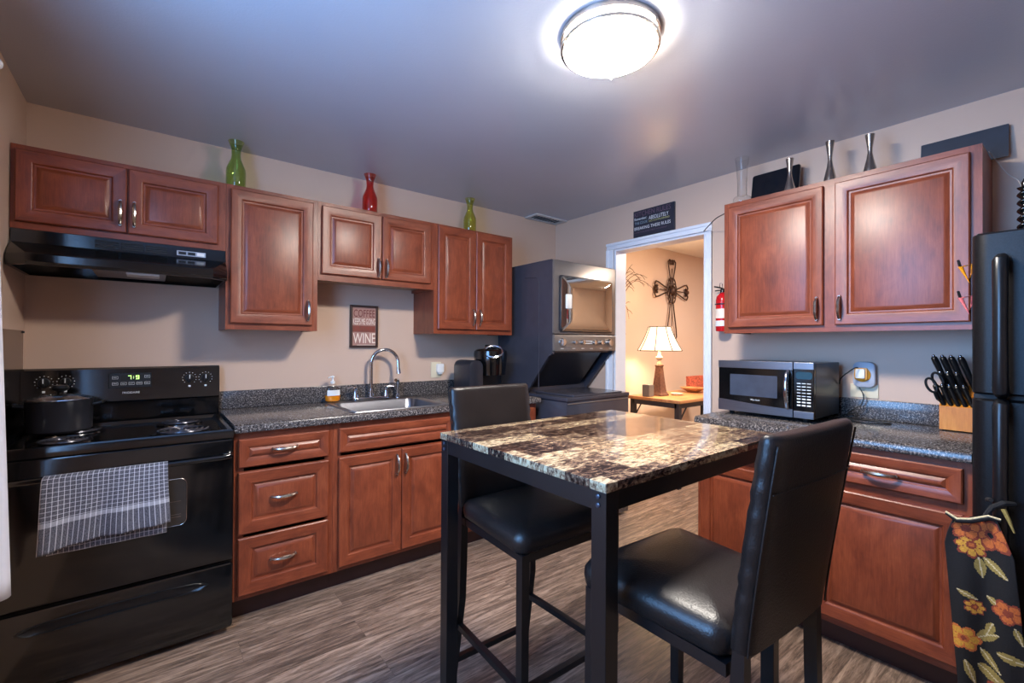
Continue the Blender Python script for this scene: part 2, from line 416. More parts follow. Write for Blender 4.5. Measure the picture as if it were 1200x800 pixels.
WY0, WY1, WZ0, WZ1 = -1.60, -2.68, 1.02, 2.32
wl = MB().box(-.1, 0, WY0, 0, 0, H).box(-.1, 0, -4.6, WY1, 0, H).box(-.1, 0, WY1, WY0, 0, WZ0).box(-.1, 0, WY1, WY0, WZ1, H)
struct('wall_left', wl, 'wall')
wl = MB().box(-.1, XR+.12, -4.7, -4.6, 0, H)
struct('wall_rear', wl, 'wall')
# door casing (doorway to the next room)
d1 = bpy.data.objects.new('door_1', None); COL.objects.link(d1); d1['kind'] = 'structure'; d1.location = (XR, -1.07, 0); OFF['door_1'] = Vector((XR, -1.07, 0))
def casing(u0, u1, z0, z1, vertical, inner):
    """stepped casing profile on the right wall, kitchen side"""
    b = MB(RIGHT)
    b.box(u0, u1, 0, .012, z0, z1, 0, .002)
    if vertical:
        a0, a1 = (u0, u0+.022) if inner == 'hi' else (u1-.022, u1)
        b.box(a0, a1, 0, .022, z0, z1, 0, .004)
        c0, c1 = (u1-.014, u1) if inner == 'hi' else (u0, u0+.014)
        b.box(c0, c1, 0, .017, z0, z1, 0, .004)
    else:
        b.box(u0, u1, 0, .022, z1-.022, z1, 0, .004); b.box(u0, u1, 0, .017, z0, z0+.014, 0, .004)
    return b
casing(.613, .684, 0, 2.062, True, 'hi').build('side_casing', 'white_trim', d1)
casing(1.455, 1.503, 0, 2.062, True, 'lo').build('side_casing', 'white_trim', d1)
casing(.613, 1.503, 2.062, 2.116, False, '').build('head_casing', 'white_trim', d1)
MB().box(XR-.002, XR+.125, DY0-.018, DY0+.0, 0, DZ).build('jamb', 'white_trim', d1, 0)
MB().box(XR-.002, XR+.125, DY1, DY1+.012, 0, DZ).build('jamb', 'white_trim', d1, 0)
MB().box(XR-.002, XR+.125, DY1+.012, DY0-.018, DZ-.015, DZ).build('head_jamb', 'white_trim', d1, 0)
# left window
def window(name, M_, w_, h_):
    b = MB(M_)
    for a in ((-.06, 0, -.06, h_+.06), (w_, w_+.06, -.06, h_+.06)): b.box(a[0], a[1], -.02, .02, a[2], a[3], 0, .003)
    for a in ((-.06, 0), (h_, h_+.06)): b.box(0, w_, -.02, .02, a[0], a[1], 0, .003)
    b.box(0, w_, -.06, -.03, h_/2-.02, h_/2+.02)
    for k in (0, w_-.03): b.box(k, k+.03, -.06, -.03, 0, h_)
    for k in (0, h_-.03): b.box(.03, w_-.03, -.06, -.03, k, k+.03)
    return struct(name, b, 'white_trim')
window('window_1', frame((0, WY0, WZ0), (0, -1, 0), (1, 0, 0)), WY0-WY1, WZ1-WZ0)

# ------------------------------------------------------------------ cabinets
RAISED = lambda fw: [(0, -.019), (0, -.004), (.0045, 0), (fw*.5, -.0012), (fw-.004, -.0042), (fw, -.0065), (fw+.004, -.0135), (fw+.011, -.0145), (fw+.015, -.0125), (fw+.026, -.0055), (fw+.030, -.0045)]
FLATR = lambda fw: [(0, -.019), (0, -.004), (.0045, 0), (fw*.5, -.0015), (fw-.003, -.0080), (fw, -.0115), (fw+.003, -.0125), (fw+.013, -.0055), (fw+.016, -.0045)]
def handle(Mf, u, w0, z, vertical, parent, L=.108):
    b = MB(Mf); n = 14; pts = []; rad = []
    for i in range(n+1):
        s = -1+2*i/n; out = .007+.021*(1-abs(s)**2.6)
        pts.append((u, w0+out, z+s*L/2) if vertical else (u+s*L/2, w0+out, z)); rad.append(.0056+.0030*(1-s*s))
    b.tube(pts, rad, 8)
    for s in (-1, 1):
        p0 = (u, w0-.001, z+s*L/2) if vertical else (u+s*L/2, w0-.001, z)
        p1 = (u, w0+.012, z+s*L/2) if vertical else (u+s*L/2, w0+.012, z)
        b.cyl(p0, p1, .0075, .0055, 10)
    return b.build('handle', 'nickel', parent)
def front(Mf, kind, u0, u1, z0, z1, w0, ax, parent, fw=.058, hd=None):
    prof = RAISED(fw) if (z1-z0) > .2 else FLATR(.042)
    if (z1-z0) > .2 and kind == 'drawer': prof = RAISED(.055)
    d = MB(Mf).panel(u0, u1, z0, z1, w0, prof).build(kind, ['wood_z', 'wood_'+ax], parent, 25)
    if hd: handle(Mf, hd[0], w0-.0005, hd[1], hd[2], d)
    return d
def upper(label, Mf, ax, u0, u1, z0, z1, doors, name='wall_cabinet', depth=.305):
    base = Mf @ Vector(((u0+u1)/2, depth/2, z0)); t = thing(name, label, 'cabinet', base, 'cherry wall cabinets')
    b = MB(Mf); th = .016
    b.box(u0, u0+th, .001, depth-.019, z0, z1); b.box(u1-th, u1, .001, depth-.019, z0, z1)
    b.box(u0+th, u1-th, .001, depth-.019, z1-th, z1); b.box(u0+th, u1-th, .001, .008, z0+.03, z1-th)
    b.build('carcass', 'wood_z', t, 0)
    MB(Mf).box(u0+th, u1-th, .008, depth-.019, z0+.022, z0+.034).build('bottom_shelf', 'shelf_under', t, 0)
    f = MB(Mf)
    f.box(u0, u0+.04, depth-.019, depth, z0, z1); f.box(u1-.04, u1, depth-.019, depth, z0, z1)
    f.box(u0+.04, u1-.04, depth-.019, depth, z0, z0+.038, 1); f.box(u0+.04, u1-.04, depth-.019, depth, z1-.04, z1, 1)
    mids = [(a[1]+b_[0])/2 for a, b_ in zip(doors, doors[1:])]
    for mu in mids: f.box(mu-.03, mu+.03, depth-.019, depth, z0+.038, z1-.04)
    f.build('face_frame', ['wood_z', 'wood_'+ax], t, 0)
    for d in doors:
        front(Mf, 'door', d[0], d[1], d[2], d[3], depth+.0195, ax, t, .050, d[4])
    return t
zt = 2.116; zb = 1.368
upper('short two-door cherry wall cabinet above the black range hood', BACK, 'x', .0025, .757, 1.768, zt,
      [(.017, .369, 1.797, 2.094, (.347, 1.884, True)), (.374, .722, 1.797, 2.094, (.396, 1.884, True))])
upper('tall single-door cherry wall cabinet beside the range hood, under the dark green vase', BACK, 'x', .758, 1.2065, zb, zt,
      [(.777, 1.178, 1.400, 2.094, (1.152, 1.481, True))])
upper('short two-door cherry wall cabinet above the sink, under the red vase', BACK, 'x', 1.2075, 1.956, 1.662, zt,
      [(1.226, 1.582, 1.700, 2.092, (1.560, 1.768, True)), (1.588, 1.926, 1.700, 2.092, (1.612, 1.768, True))])
upper('tall two-door cherry wall cabinet next to the stacked laundry machine', BACK, 'x', 1.957, 2.630, zb, zt,
      [(1.982, 2.286, 1.400, 2.104, (2.262, 1.487, True)), (2.291, 2.608, 1.400, 2.104, (2.318, 1.487, True))])
upper('large two-door cherry wall cabinet above the microwave counter', RIGHT, 'y', 1.736, 2.786, zb, zt,
      [(1.766, 2.237, 1.400, 2.088, (2.212, 1.482, True)), (2.287, 2.752, 1.400, 2.088, (2.308, 1.482, True))])

def base_cab(label, Mf, ax, u0, u1, fronts, name='base_cabinet'):
    D = .61; base = Mf @ Vector(((u0+u1)/2, D/2, 0)); t = thing(name, label, 'cabinet', base, 'cherry base cabinets')
    top = ZC-.038; th = .016; b = MB(Mf)
    for ua in (u0, u1-th): b.loft([[(uu, w_, z) for w_, z in ((.001, 0), (D-.085, 0), (D-.085, .106), (D-.019, .106), (D-.019, top), (.001, top))] for uu in (ua, ua+th)])
    b.box(u0+th, u1-th, .001, .008, .1, top); b.box(u0+th, u1-th, .008, D-.019, .1, .116)
    b.build('carcass', 'wood_z', t, 0)
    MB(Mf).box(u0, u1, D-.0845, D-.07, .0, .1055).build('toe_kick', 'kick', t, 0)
    f = MB(Mf)
    f.box(u0, u0+.04, D-.019, D, .106, top); f.box(u1-.04, u1, D-.019, D, .106, top)
    f.box(u0+.04, u1-.04, D-.019, D, .106, .142, 1); f.box(u0+.04, u1-.04, D-.019, D, top-.042, top, 1)
    zs = sorted({fr[3] for fr in fronts}|{fr[4] for fr in fronts})
    for z in zs[1:-1]: f.box(u0+.04, u1-.04, D-.019, D-.001, z-.02, z+.02, 1)
    us = sorted({(fr[1], fr[2]) for fr in fronts if fr[0] == 'door'})
    for a, c in zip(us, us[1:]): f.box((a[1]+c[0])/2-.028, (a[1]+c[0])/2+.028, D-.019, D-.002, .142, top-.042)
    f.build('face_frame', ['wood_z', 'wood_'+ax], t, 0)
    for k, a, c, z0, z1, hd in fronts: front(Mf, k, a, c, z0, z1, D+.0195, ax, t, .052, hd)
    return t
base_cab('three-drawer cherry base cabinet beside the black range', BACK, 'x', .764, 1.2065,
         [('drawer', .781, 1.183, .720, .851, (.975, .792, False)), ('drawer', .781, 1.182, .411, .698, (.973, .564, False)), ('drawer', .781, 1.180, .129, .394, (.971, .270, False))])
base_cab('two-door cherry sink cabinet with a false drawer front on top', BACK, 'x', 1.2075, 1.953,
         [('drawer_front', 1.235, 1.925, .727, .853, None), ('door', 1.235, 1.5825, .129, .700, (1.554, .617, True)), ('door', 1.5865, 1.925, .129, .700, (1.606, .617, True))])
base_cab('cherry base cabinet between sink and laundry machine, mostly behind the far bar chair', BACK, 'x', 1.954, 2.610,
         [('drawer', 1.98, 2.585, .727, .853, (2.28, .79, False)), ('door', 1.98, 2.28, .129, .700, (2.255, .617, True)), ('door', 2.285, 2.585, .129, .700, (2.31, .617, True))])
base_cab('cherry base cabinet under the microwave counter', RIGHT, 'y', 1.750, 2.792,
         [('drawer', 1.768, 2.252, .730, .857, (2.01, .79, False)), ('drawer', 2.290, 2.767, .730, .857, (2.529, .79, False)),
          ('door', 1.768, 2.252, .138, .690, (2.226, .62, True)), ('door', 2.290, 2.767, .138, .690, (2.316, .62, True))])

# counters ----------------------------------------------------------
SX0, SX1, SY0, SY1 = 1.31, 1.925, -.055, -.597    # sink cutout region
def counter_profile(b, x0, x1, w0, w1):
    z1 = ZC; z0 = ZC-.038
    poly = [(w0, z0), (w1-.004, z0), (w1, z0+.006), (w1, z1-.014), (w1-.005, z1-.004), (w1-.014, z1), (w0, z1)]
    b.loft([[(x0, w_, z) for w_, z in poly], [(x1, w_, z) for w_, z in poly]])
t = thing('countertop', 'grey speckled laminate countertop around the sink', 'countertop', (1.69, -.32, ZC-.038))
b = MB(BACK); counter_profile(b, .762, SX0+.012, .001, .645); counter_profile(b, SX1-.012, 2.63, .001, .645)
counter_profile(b, SX0+.012, SX1-.012, -SY1-.012, .645); b.box(SX0+.012, SX1-.012, .001, -SY0+.012, ZC-.038, ZC)
b.build('worktop', 'counter', t, 30)
MB(BACK).box(.762, 2.63, .001, .021, ZC+.0005, ZC+.102, 0, .004).build('backsplash', 'counter', t, 30)
t = thing('countertop', 'grey speckled laminate countertop under the microwave', 'countertop', (XR-.32, -2.27, ZC-.038))
b = MB(RIGHT); counter_profile(b, 1.746, 2.792, .001, .645); b.build('worktop', 'counter', t, 30)
MB(RIGHT).box(1.746, 2.792, .001, .021, ZC+.0005, ZC+.102, 0, .004).build('backsplash', 'counter', t, 30)

# sink --------------------------------------------------------------
t = thing('kitchen_sink', 'single-bowl stainless steel drop-in sink in the grey counter', 'sink', ((SX0+SX1)/2, -.33, ZC))
def rr(x0, x1, y0, y1, z, r, n=5):
    out = []
    for cx, cy, s in ((x1-r, y1-r, 0), (x0+r, y1-r, 1), (x0+r, y0+r, 2), (x1-r, y0+r, 3)):
        for i in range(n+1):
            a = (s+i/n)*PI/2; out.append((cx+r*math.cos(a), cy+r*math.sin(a), z))
    return out
b = MB(); x0, x1, y0, y1 = SX0, SX1, -.60, -.04
b.loft([rr(x0, x1, y0, y1, ZC+.001, .02), rr(x0+.003, x1-.003, y0+.003, y1-.003, ZC+.006, .02), rr(x0+.012, x1-.012, y0+.012, y1-.012, ZC+.004, .02),
        rr(x0+.03, x1-.03, y0+.03, y1-.085, ZC+.0035, .05), rr(x0+.036, x1-.036, y0+.036, y1-.091, ZC-.004, .055), rr(x0+.05, x1-.05, y0+.05, y1-.105, ZC-.15, .06),
        rr(x0+.09, x1-.09, y0+.09, y1-.145, ZC-.17, .05)], cap=False)
bmv = b.bm; bmv.verts.ensure_lookup_table(); b.face(bmv.verts[-24:])
b.build('basin', 'steel', t, 50, recalc=True)
MB().lathe([(.001, ZC-.169), (.04, ZC-.168), (.043, ZC-.166), (.001, ZC-.166)], (1.617, -.33, 0), 20).build('drain', 'chrome', t)
# faucet
t = thing('kitchen_faucet', 'chrome gooseneck faucet with two lever handles', 'faucet', (1.612, -.082, ZC+.006))
MB().rbox(1.49, 1.735, -.108, -.056, ZC+.005, ZC+.022, .022, axis='z', e=.004).build('base_plate', 'chrome', t)
b = MB(); zt0 = ZC+.02; ctr = (1.612+.09, 1.175)
pts = [(1.612, -.082, zt0), (1.612, -.083, 1.05), (1.612, -.085, 1.17)]
for i in range(1, 17):
    a = PI-PI*i/16*1.02; pts.append((1.612+.088+.088*math.cos(a), -.085-.03*i/16, 1.17+.088*math.sin(a)))
pts.append((pts[-1][0]+.001, -.117, 1.13))
b.tube(pts, [.0115]*len(pts), 14); b.cyl((1.612, -.082, ZC+.018), (1.612, -.082, ZC+.075), .018, .015, 18)
b.cyl(pts[-1], (pts[-1][0]+.003, -.118, 1.095), .013, .017, 14); b.build('spout', 'chrome', t)
for hx, dx in ((1.507, -.055), (1.716, .055)):
    b = MB(); b.lathe([(.020, ZC+.02), (.019, ZC+.03), (.013, ZC+.05), (.012, ZC+.072), (.015, ZC+.085), (.004, ZC+.094)], (hx, -.082, 0), 18)
    b.tube([(hx, -.082, ZC+.083), (hx+dx*.5, -.088, ZC+.090), (hx+dx, -.092, ZC+.084)], [.008, .006, .005], 8); b.build('lever_handle', 'chrome', t)
t = thing('sink_sprayer', 'chrome side sprayer standing right of the gooseneck faucet', 'sprayer', (1.80, -.085, ZC+.004))
b = MB(); b.lathe([(.02, ZC+.004), (.02, ZC+.012), (.012, ZC+.022), (.012, ZC+.03)], (1.80, -.085, 0), 16); b.build('holder', 'chrome', t)
b = MB(); b.tube([(1.80, -.085, ZC+.028), (1.80, -.085, ZC+.07), (1.801, -.087, ZC+.105), (1.793, -.098, ZC+.125), (1.772, -.115, ZC+.128)], [.010, .0105, .012, .013, .011], 12); b.build('spray_head', 'chrome', t)
# soap bottle
sxy = (1.366, -.075)
t = thing('soap_bottle', 'clear pump bottle of orange hand soap on the sink rim', 'soap', (sxy[0], sxy[1], ZC+.006))
def oval(z, a, b_, n=24): return [(sxy[0]+a*math.cos(2*PI*i/n), sxy[1]+b_*math.sin(2*PI*i/n), z) for i in range(n)]
zz = ZC+.0065
MB().loft([oval(zz, .038, .022), oval(zz+.006, .046, .026), oval(zz+.05, .051, .029), oval(zz+.085, .045, .026), oval(zz+.105, .026, .018), oval(zz+.115, .013, .013)]).build('bottle', 'glass_clear', t)
MB().loft([oval(zz+.003, .036, .020), oval(zz+.008, .0435, .0235), oval(zz+.040, .048, .0262)]).build('liquid', 'soap', t)
b = MB()
b.loft([[(sxy[0]+.0515*math.sin(a)*s, sxy[1]-.0295*math.cos(a)-.0006, z) for a in [(-.9+1.8*i/10) for i in range(11)]] for z, s in ((zz+.040, .98), (zz+.075, .95))], closed=False)
b.build('paper_label', 'white_plastic', t)
b = MB(); b.lathe([(.014, zz+.115), (.014, zz+.13), (.006, zz+.132), (.005, zz+.152), (.011, zz+.154), (.011, zz+.162), (.003, zz+.165)], (sxy[0], sxy[1], 0), 16)
b.tube([(sxy[0], sxy[1], zz+.158), (sxy[0]-.02, sxy[1]-.01, zz+.158), (sxy[0]-.032, sxy[1]-.016, zz+.152)], .004, 8); b.build('pump', 'white_plastic', t)

# wall plate + plug in, back wall
t = thing('wall_outlet', 'ivory outlet plate right of the faucet with a white plug-in freshener', 'outlet', (2.14, 0, 1.10))
MB(BACK).rbox(2.10, 2.186, .0005, .006, 1.045, 1.162, .006, axis='y', e=.002).build('plate', 'ivory', t)
b = MB(BACK); b.rbox(2.140, 2.196, .006, .036, 1.082, 1.150, .012, axis='y', e=.005); b.box(2.15, 2.186, .006, .03, 1.07, 1.09, 0, .004); b.build('plug_in', 'white_plastic', t)
# sign, back wall
t = thing('wall_sign', 'small framed coffee and wine sign above the faucet', 'sign', (1.588, -.01, 1.271))
b = MB(BACK); x0, x1, z0, z1 = 1.494, 1.683, 1.271, 1.555
for a in ((x0, x0+.014, z0, z1), (x1-.014, x1, z0, z1), (x0+.014, x1-.014, z0, z0+.014), (x0+.014, x1-.014, z1-.014, z1)): b.box(a[0], a[1], .001, .02, a[2], a[3])
b.build('frame', 'sign_frame', t, 0)
MB(BACK).box(x0+.012, x1-.012, .002, .012, z0+.012, z1-.012).box(x0+.017, x1-.017, .012, .0125, 1.376, 1.418, 1).build('board', ['sign_ground', 'sign_band'], t, 0)
U, Vz, N = (1, 0, 0), (0, 0, 1), (0, -1, 0)
b = MB(); o_ = (0, -.013, 0)
b.text('COFFEE', 1.517, 1.476, .145, .050, o_, U, Vz, N, 0); b.text('KEEPS ME GOING', 1.513, 1.426, .152, .041, o_, U, Vz, N, 1)
b.text("UNTIL IT'S TIME FOR", 1.517, 1.381, .145, .032, o_, U, Vz, N, 2); b.text('WINE', 1.514, 1.300, .152, .068, o_, U, Vz, N, 1)
b.box(1.54, 1.665, -.0145, -.0135, 1.287, 1.2895, 1)
b.build('lettering', ['ink_maroon', 'ink_cream', 'ink_rust'], t, 0, recalc=False)
# coffee maker
t = thing('coffee_maker', 'black single-serve coffee maker in the counter corner', 'coffee maker', (2.45, -.30, ZC))
cx, cy = 2.452, -.275
b = MB(); b.rbox(cx-.125, cx+.125, cy-.14, cy+.15, ZC+.001, ZC+.035, .06, axis='z', e=.006); b.rbox(cx-.115, cx+.115, cy-.02, cy+.15, ZC+.03, ZC+.24, .05, axis='z', e=.006); b.build('body', 'black_satin', t)
b = MB(); b.lathe([(.112, ZC+.15), (.118, ZC+.22), (.126, ZC+.30), (.122, ZC+.325), (.10, ZC+.340), (.01, ZC+.346)], (cx, cy, 0), 32); b.build('brew_head', 'black_gloss', t)
nrm = Vector((-.45, -.62, .64)).normalized(); ua = nrm.cross(Vector((0, 0, 1))).normalized(); va = ua.cross(nrm); cc = Vector((cx-.035, cy-.085, ZC+.322))
b = MB(); b.tube([cc+ua*(.068*math.cos(a))+va*(.052*math.sin(a)) for a in [2*PI*i/28 for i in range(28)]], .010, 8, closed=True); b.build('lid_ring', 'chrome', t)
MB().rbox(cx-.04, cx+.04, cy-.05, cy+.03, ZC+.338, ZC+.372, .02, axis='z', e=.006).build('lid_handle', 'black_satin', t)
b = MB(); b.rbox(cx-.250, cx-.130, cy-.10, cy+.12, ZC+.001, ZC+.262, .05, axis='y', e=.012); b.build('water_tank', 'slate_dark', t)

# ------------------------------------------------------------------ range hood
t = thing('range_hood', 'black under-cabinet range hood above the stove', 'range hood', (.38, -.23, 1.605))
x0, x1 = .004, .756
def sec(y1, z, ins, yb): return [(x0, -.001, z), (x0, -yb, z), (x0+ins, -y1, z), (x1-ins, -y1, z), (x1, -yb, z), (x1, -.001, z)]
b = MB(); zi = 1.766
b.loft([sec(.306, zi, .001, .305), sec(.308, 1.712, .001, .305), sec(.452, 1.652, .065, .385), sec(.455, 1.647, .065, .388), sec(.455, 1.618, .065, .388), sec(.447, 1.606, .066, .382),
        [(x0+.015, -.016, 1.606), (x0+.015, -.378, 1.606), (x0+.075, -.437, 1.606), (x1-.075, -.437, 1.606), (x1-.015, -.378, 1.606), (x1-.015, -.016, 1.606)],
        [(x0+.015, -.016, 1.640), (x0+.015, -.378, 1.640), (x0+.075, -.437, 1.640), (x1-.075, -.437, 1.640), (x1-.015, -.378, 1.640), (x1-.015, -.016, 1.640)]])
b.build('body', 'black_gloss', t, 25)
b = MB()
for k in range(3):
    for j in range(4): b.box(.262+k*.088, .342+k*.088, -.3105, -.3075, 1.722+j*.009, 1.7265+j*.009)
b.build('vent_slots', 'black_matte', t, 0)
b = MB(); b.box(.555, .672, -.311, -.3078, 1.722, 1.746, 0, .002)
for k in range(3): b.box(.562+k*.037, .592+k*.037, -.3125, -.311, 1.727, 1.741, 1 if k < 2 else 2)
b.build('switch_panel', ['grey_plastic', 'black_satin', 'white_plastic'], t, 0)
b = MB(); b.box(.255, .515, -.40, -.10, 1.612, 1.626, 0, .004)
b.build('grease_filter', 'steel', t, 0)
MB().box(.37, .49, -.375, -.26, 1.604, 1.613, 0, .004).build('light_lens', 'white_plastic', t, 0)

# ------------------------------------------------------------------ stove
t = thing('electric_range', 'black freestanding electric coil range under the hood', 'stove', (.38, -.34, 0))
x0, x1 = .004, .757; RY = -.655
b = MB(); b.box(x0, x1, -.635, -.03, .03, .878, 0, .004); b.box(x0+.04, x1-.04, -.60, -.06, .0, .03); b.build('body', 'black_gloss', t, 0)
# cooktop with raised rim
b = MB()
def rect(ins, z, f=0): return [(x0+ins, RY-.005+ins+f, z), (x1-ins, RY-.005+ins+f, z), (x1-ins, -.09-ins*.2, z), (x0+ins, -.09-ins*.2, z)]
b.loft([rect(0, .872), rect(0, .902), rect(.006, .910), rect(.022, .909), rect(.034, .893)])
b.build('cooktop', 'black_gloss', t, 40)
# backguard
b = MB()
prof = [(-.03, .878), (-.03, 1.168), (-.060, 1.174), (-.078, 1.166), (-.096, 1.010), (-.070, 1.000), (-.066, .905), (-.095, .895), (-.095, .878)]
b.loft([[(x, y, z) for y, z in prof] for x in (x0, x1)]); b.build('backguard', 'black_gloss', t, 30)
def gp(x, z): return (x, -.078-(1.166-z)/(.156)*.018-.0006, z)      # a point on the guard's face
b = MB()
b.box(.300, .464, gp(0, 1.075)[1]-.001, gp(0, 1.14)[1], 1.072, 1.144, 0, .002)
yb = gp(0, 1.075)[1]-.0015
for k, (a, z) in enumerate(((.313, 1.117), (.313, 1.087), (.345, 1.087), (.375, 1.087), (.405, 1.087), (.436, 1.087), (.436, 1.120))):
    for q in ((a, a+.022, z, z+.0012), (a, a+.022, z+.012, z+.0132), (a, a+.0012, z, z+.0132), (a+.021, a+.022, z, z+.0132), (a+.004, a+.017, z+.006, z+.0075)): b.box(q[0], q[1], yb-.0005, yb, q[2], q[3], 1)
b.box(.3455, .4305, yb-.0006, yb, 1.110, 1.136, 2)
def seg7(ch, x, z, w_, h_):
    on = {'7': 'abc', '9': 'abcdfg', '1': 'bc', '8': 'abcdefg', '2': 'abdeg'}[ch]; q = w_*.2
    R = dict(a=(0, w_, h_-q, h_), g=(0, w_, h_/2-q/2, h_/2+q/2), d=(0, w_, 0, q), f=(0, q, h_/2, h_), b=(w_-q, w_, h_/2, h_), e=(0, q, 0, h_/2), c=(w_-q, w_, 0, h_/2))
    for s in on: b.box(x+R[s][0], x+R[s][1], yb-.0012, yb-.0007, z+R[s][2], z+R[s][3], 3)
seg7('7', .372, 1.114, .013, .019); seg7('9', .402, 1.114, .013, .019); b.box(.392, .395, yb-.0012, yb-.0007, 1.126, 1.129, 3); b.box(.392, .395, yb-.0012, yb-.0007, 1.118, 1.121, 3)
b.build('clock_panel', ['black_satin', 'ink_white', 'black_matte', 'digits'], t, 0)
MB().text('FRIGIDAIRE', .352, 0, .066, .0095, (0, gp(0, 1.044)[1]-.0006, 1.044), (1, 0, 0), (0, .115, .993), (0, -1, 0), 0, .0006).build('lettering', 'ink_white', t, 0, recalc=False)
for kx in (.078, .150, .622, .693):
    kz = 1.110; ky = gp(0, kz)[1]
    kb = MB(); kb.lathe([(.021, 0), (.0205, -.008), (.018, -.013), (.002, -.0135)], (kx, ky, kz), 22, axis='y'); kb.box(kx-.005, kx+.005, ky-.026, ky-.012, kz-.020, kz+.020, 0, .002)
    k = kb.build('control_knob', 'black_satin', t)
    m_ = MB()
    for i in range(11):
        a = -PI*.25+PI*1.5*i/10; m_.box(kx+.030*math.cos(a)-.0018, kx+.030*math.cos(a)+.0018, gp(0, kz+.030*math.sin(a))[1]-.0008, gp(0, kz+.03*math.sin(a))[1]+.001, kz+.030*math.sin(a)-.0012, kz+.030*math.sin(a)+.0012)
    m_.build('dial_pattern', 'ink_white', k, 0)
    MB().box(kx-.005, kx+.005, gp(0, kz-.04)[1]-.0008, gp(0, kz-.04)[1]+.001, kz-.046, kz-.037).build('burner_mark', 'ink_white', k, 0)
    MB().box(kx-.0015, kx+.0015, ky-.0268, ky-.0258, kz-.002, kz+.019).build('pointer', 'ink_white', k, 0)
# burners
for bx, by, br in ((.185, -.235, .098), (.185, -.500, .075), (.575, -.235, .075), (.575, -.500, .098)):
    bb = MB(); bb.lathe([(br+.020, .8935), (br+.018, .899), (br+.008, .8975), (br*.55, .894), (.01, .894)], (bx, by, 0), 36)
    d = bb.build('drip_pan', 'black_gloss', t)
    pts = []; turns = 4; n = 90
    for i in range(n+1):
        s = i/n; a = s*turns*2*PI; r_ = .018+(br-.018)*s; pts.append((bx+r_*math.cos(a), by+r_*math.sin(a), .9045))
    MB().tube(pts, .0050, 8).build('coil', 'coil_metal', d)
# oven door
b = MB(); b.rbox(x0, x1, RY-.012, -.636, .330, .868, .012, axis='y', e=.006); dr = b.build('oven_door', 'black_gloss', t)
MB().rbox(.172, .584, RY-.0135, RY-.0115, .530, .722, .025, axis='y').build('oven_window', 'oven_glass', dr)
b = MB(); 
def loop_xz(x0_, x1_, z0_, z1_, r, y): return [(p[0], y, p[1]) for p in [q[:2] for q in rr(x0_, x1_, z0_, z1_, 0, r)]]
b.tube(loop_xz(.170, .586, .528, .724, .026, RY-.014), .0011, 6, closed=True)
for zz_ in (.565, .575, .63): b.cyl((.19, RY-.0136, zz_), (.566, RY-.0136, zz_), .0009, n=6)
b.build('window_outline', 'nickel', dr)
b = MB(); hz = .797; hy = RY-.052
b.tube([(.020, RY-.012, hz+.004), (.024, hy+.008, hz+.002), (.05, hy, hz), (.71, hy, hz), (.737, hy+.008, hz+.002), (.741, RY-.012, hz+.004)], [.014, .013, .011, .011, .013, .014], 12)
b.build('door_handle', 'black_gloss', dr)
b = MB(); b.box(x0, x1, -.645, -.60, .869, .8715); b.build('door_gap', 'black_matte', t, 0)
b = MB(); b.rbox(x0, x1, RY-.012, -.636, .030, .316, .012, axis='y', e=.006); dw = b.build('storage_drawer', 'black_gloss', t)
b = MB()
n = 26; top = []; bot = []
for i in range(n+1):
    s = -1+2*i/n; x = .375+s*.285; h_ = .021*math.sqrt(max(0, 1-s**8)); zc_ = .255-.008*s*s
    top.append((x, zc_+h_*.8)); bot.append((x, zc_-h_))
ring = [(x, z) for x, z in top]+[(x, z) for x, z in bot[::-1][1:-1]]
def sc_ring(k, y): return [(.375+(x-.375)*k, y, .252+(z-.252)*k) for x, z in ring]
b.loft([sc_ring(1.02, RY-.0115), sc_ring(1.02, RY-.019), sc_ring(.985, RY-.021), sc_ring(.90, RY-.013)])
b.build('drawer_pull', 'black_satin', dw)

# dish towel
def towel():
    t = NT
    b = MB(); nu, ns = 60, 64; uvl = b.bm.loops.layers.uv.new('uv')
    xl, xr = .157, .520; ztop = hz+.0125; yb_ = hy
    pts = {}
    Lf, Lb = .285, .33
    for i in range(nu+1):
        u = i/nu
        lf = .262+.030*(1-u)-.0*u; lb = .288+.018*u
        lf = .250+.012*(1-u)-.018*u*u; lb = .292
        for j in range(ns+1):
            s = j/ns
            if s < .46:                      # back sheet rising
                k = s/.46; z = ztop-lb*(1-k); y = yb_+.0135; d = (1-k)
                y += .002*math.sin(u*19)*d; x = xl+.012+(xr-xl-.014)*u
            elif s < .54:
                a = (s-.46)/.08*PI; y = yb_+.0135*math.cos(a); z = ztop-.0125+.0135*math.sin(a)+.0; d = 0; x = xl+(xr-xl)*u+.012*(1-(s-.46)/.08)*(1-u)
            else:
                k = (s-.54)/.46; z = ztop-.012-lf*k*(1.0-.05*(u*(1-u)*4)); d = k
                y = yb_-.0135-.010*d*math.sin(u*9+1.2)-.006*d*math.sin(u*23)-.010*d
                x = xl+(xr-xl)*u+d*(-.013*(1-u)+.004*u+.006*math.sin(u*6+k*2))
            pts[i, j] = (b.v((x, y, z)), (u, s))
    for i in range(nu):
        for j in range(ns):
            q = [pts[i, j], pts[i+1, j], pts[i+1, j+1], pts[i, j+1]]; f = b.face([p[0] for p in q])
            for lp, p in zip(f.loops, q): lp[uvl].uv = p[1]
    return b
o = towel().build('dish_towel', 'towel', None, 60); tag(o, 'charcoal and white checked dish towel hung on the oven handle', 'towel')
rebase(o, (.34, hy, .52)); md = o.modifiers.new('thick', 'SOLIDIFY'); md.thickness = .003; md.offset = 0
b = MB(); 
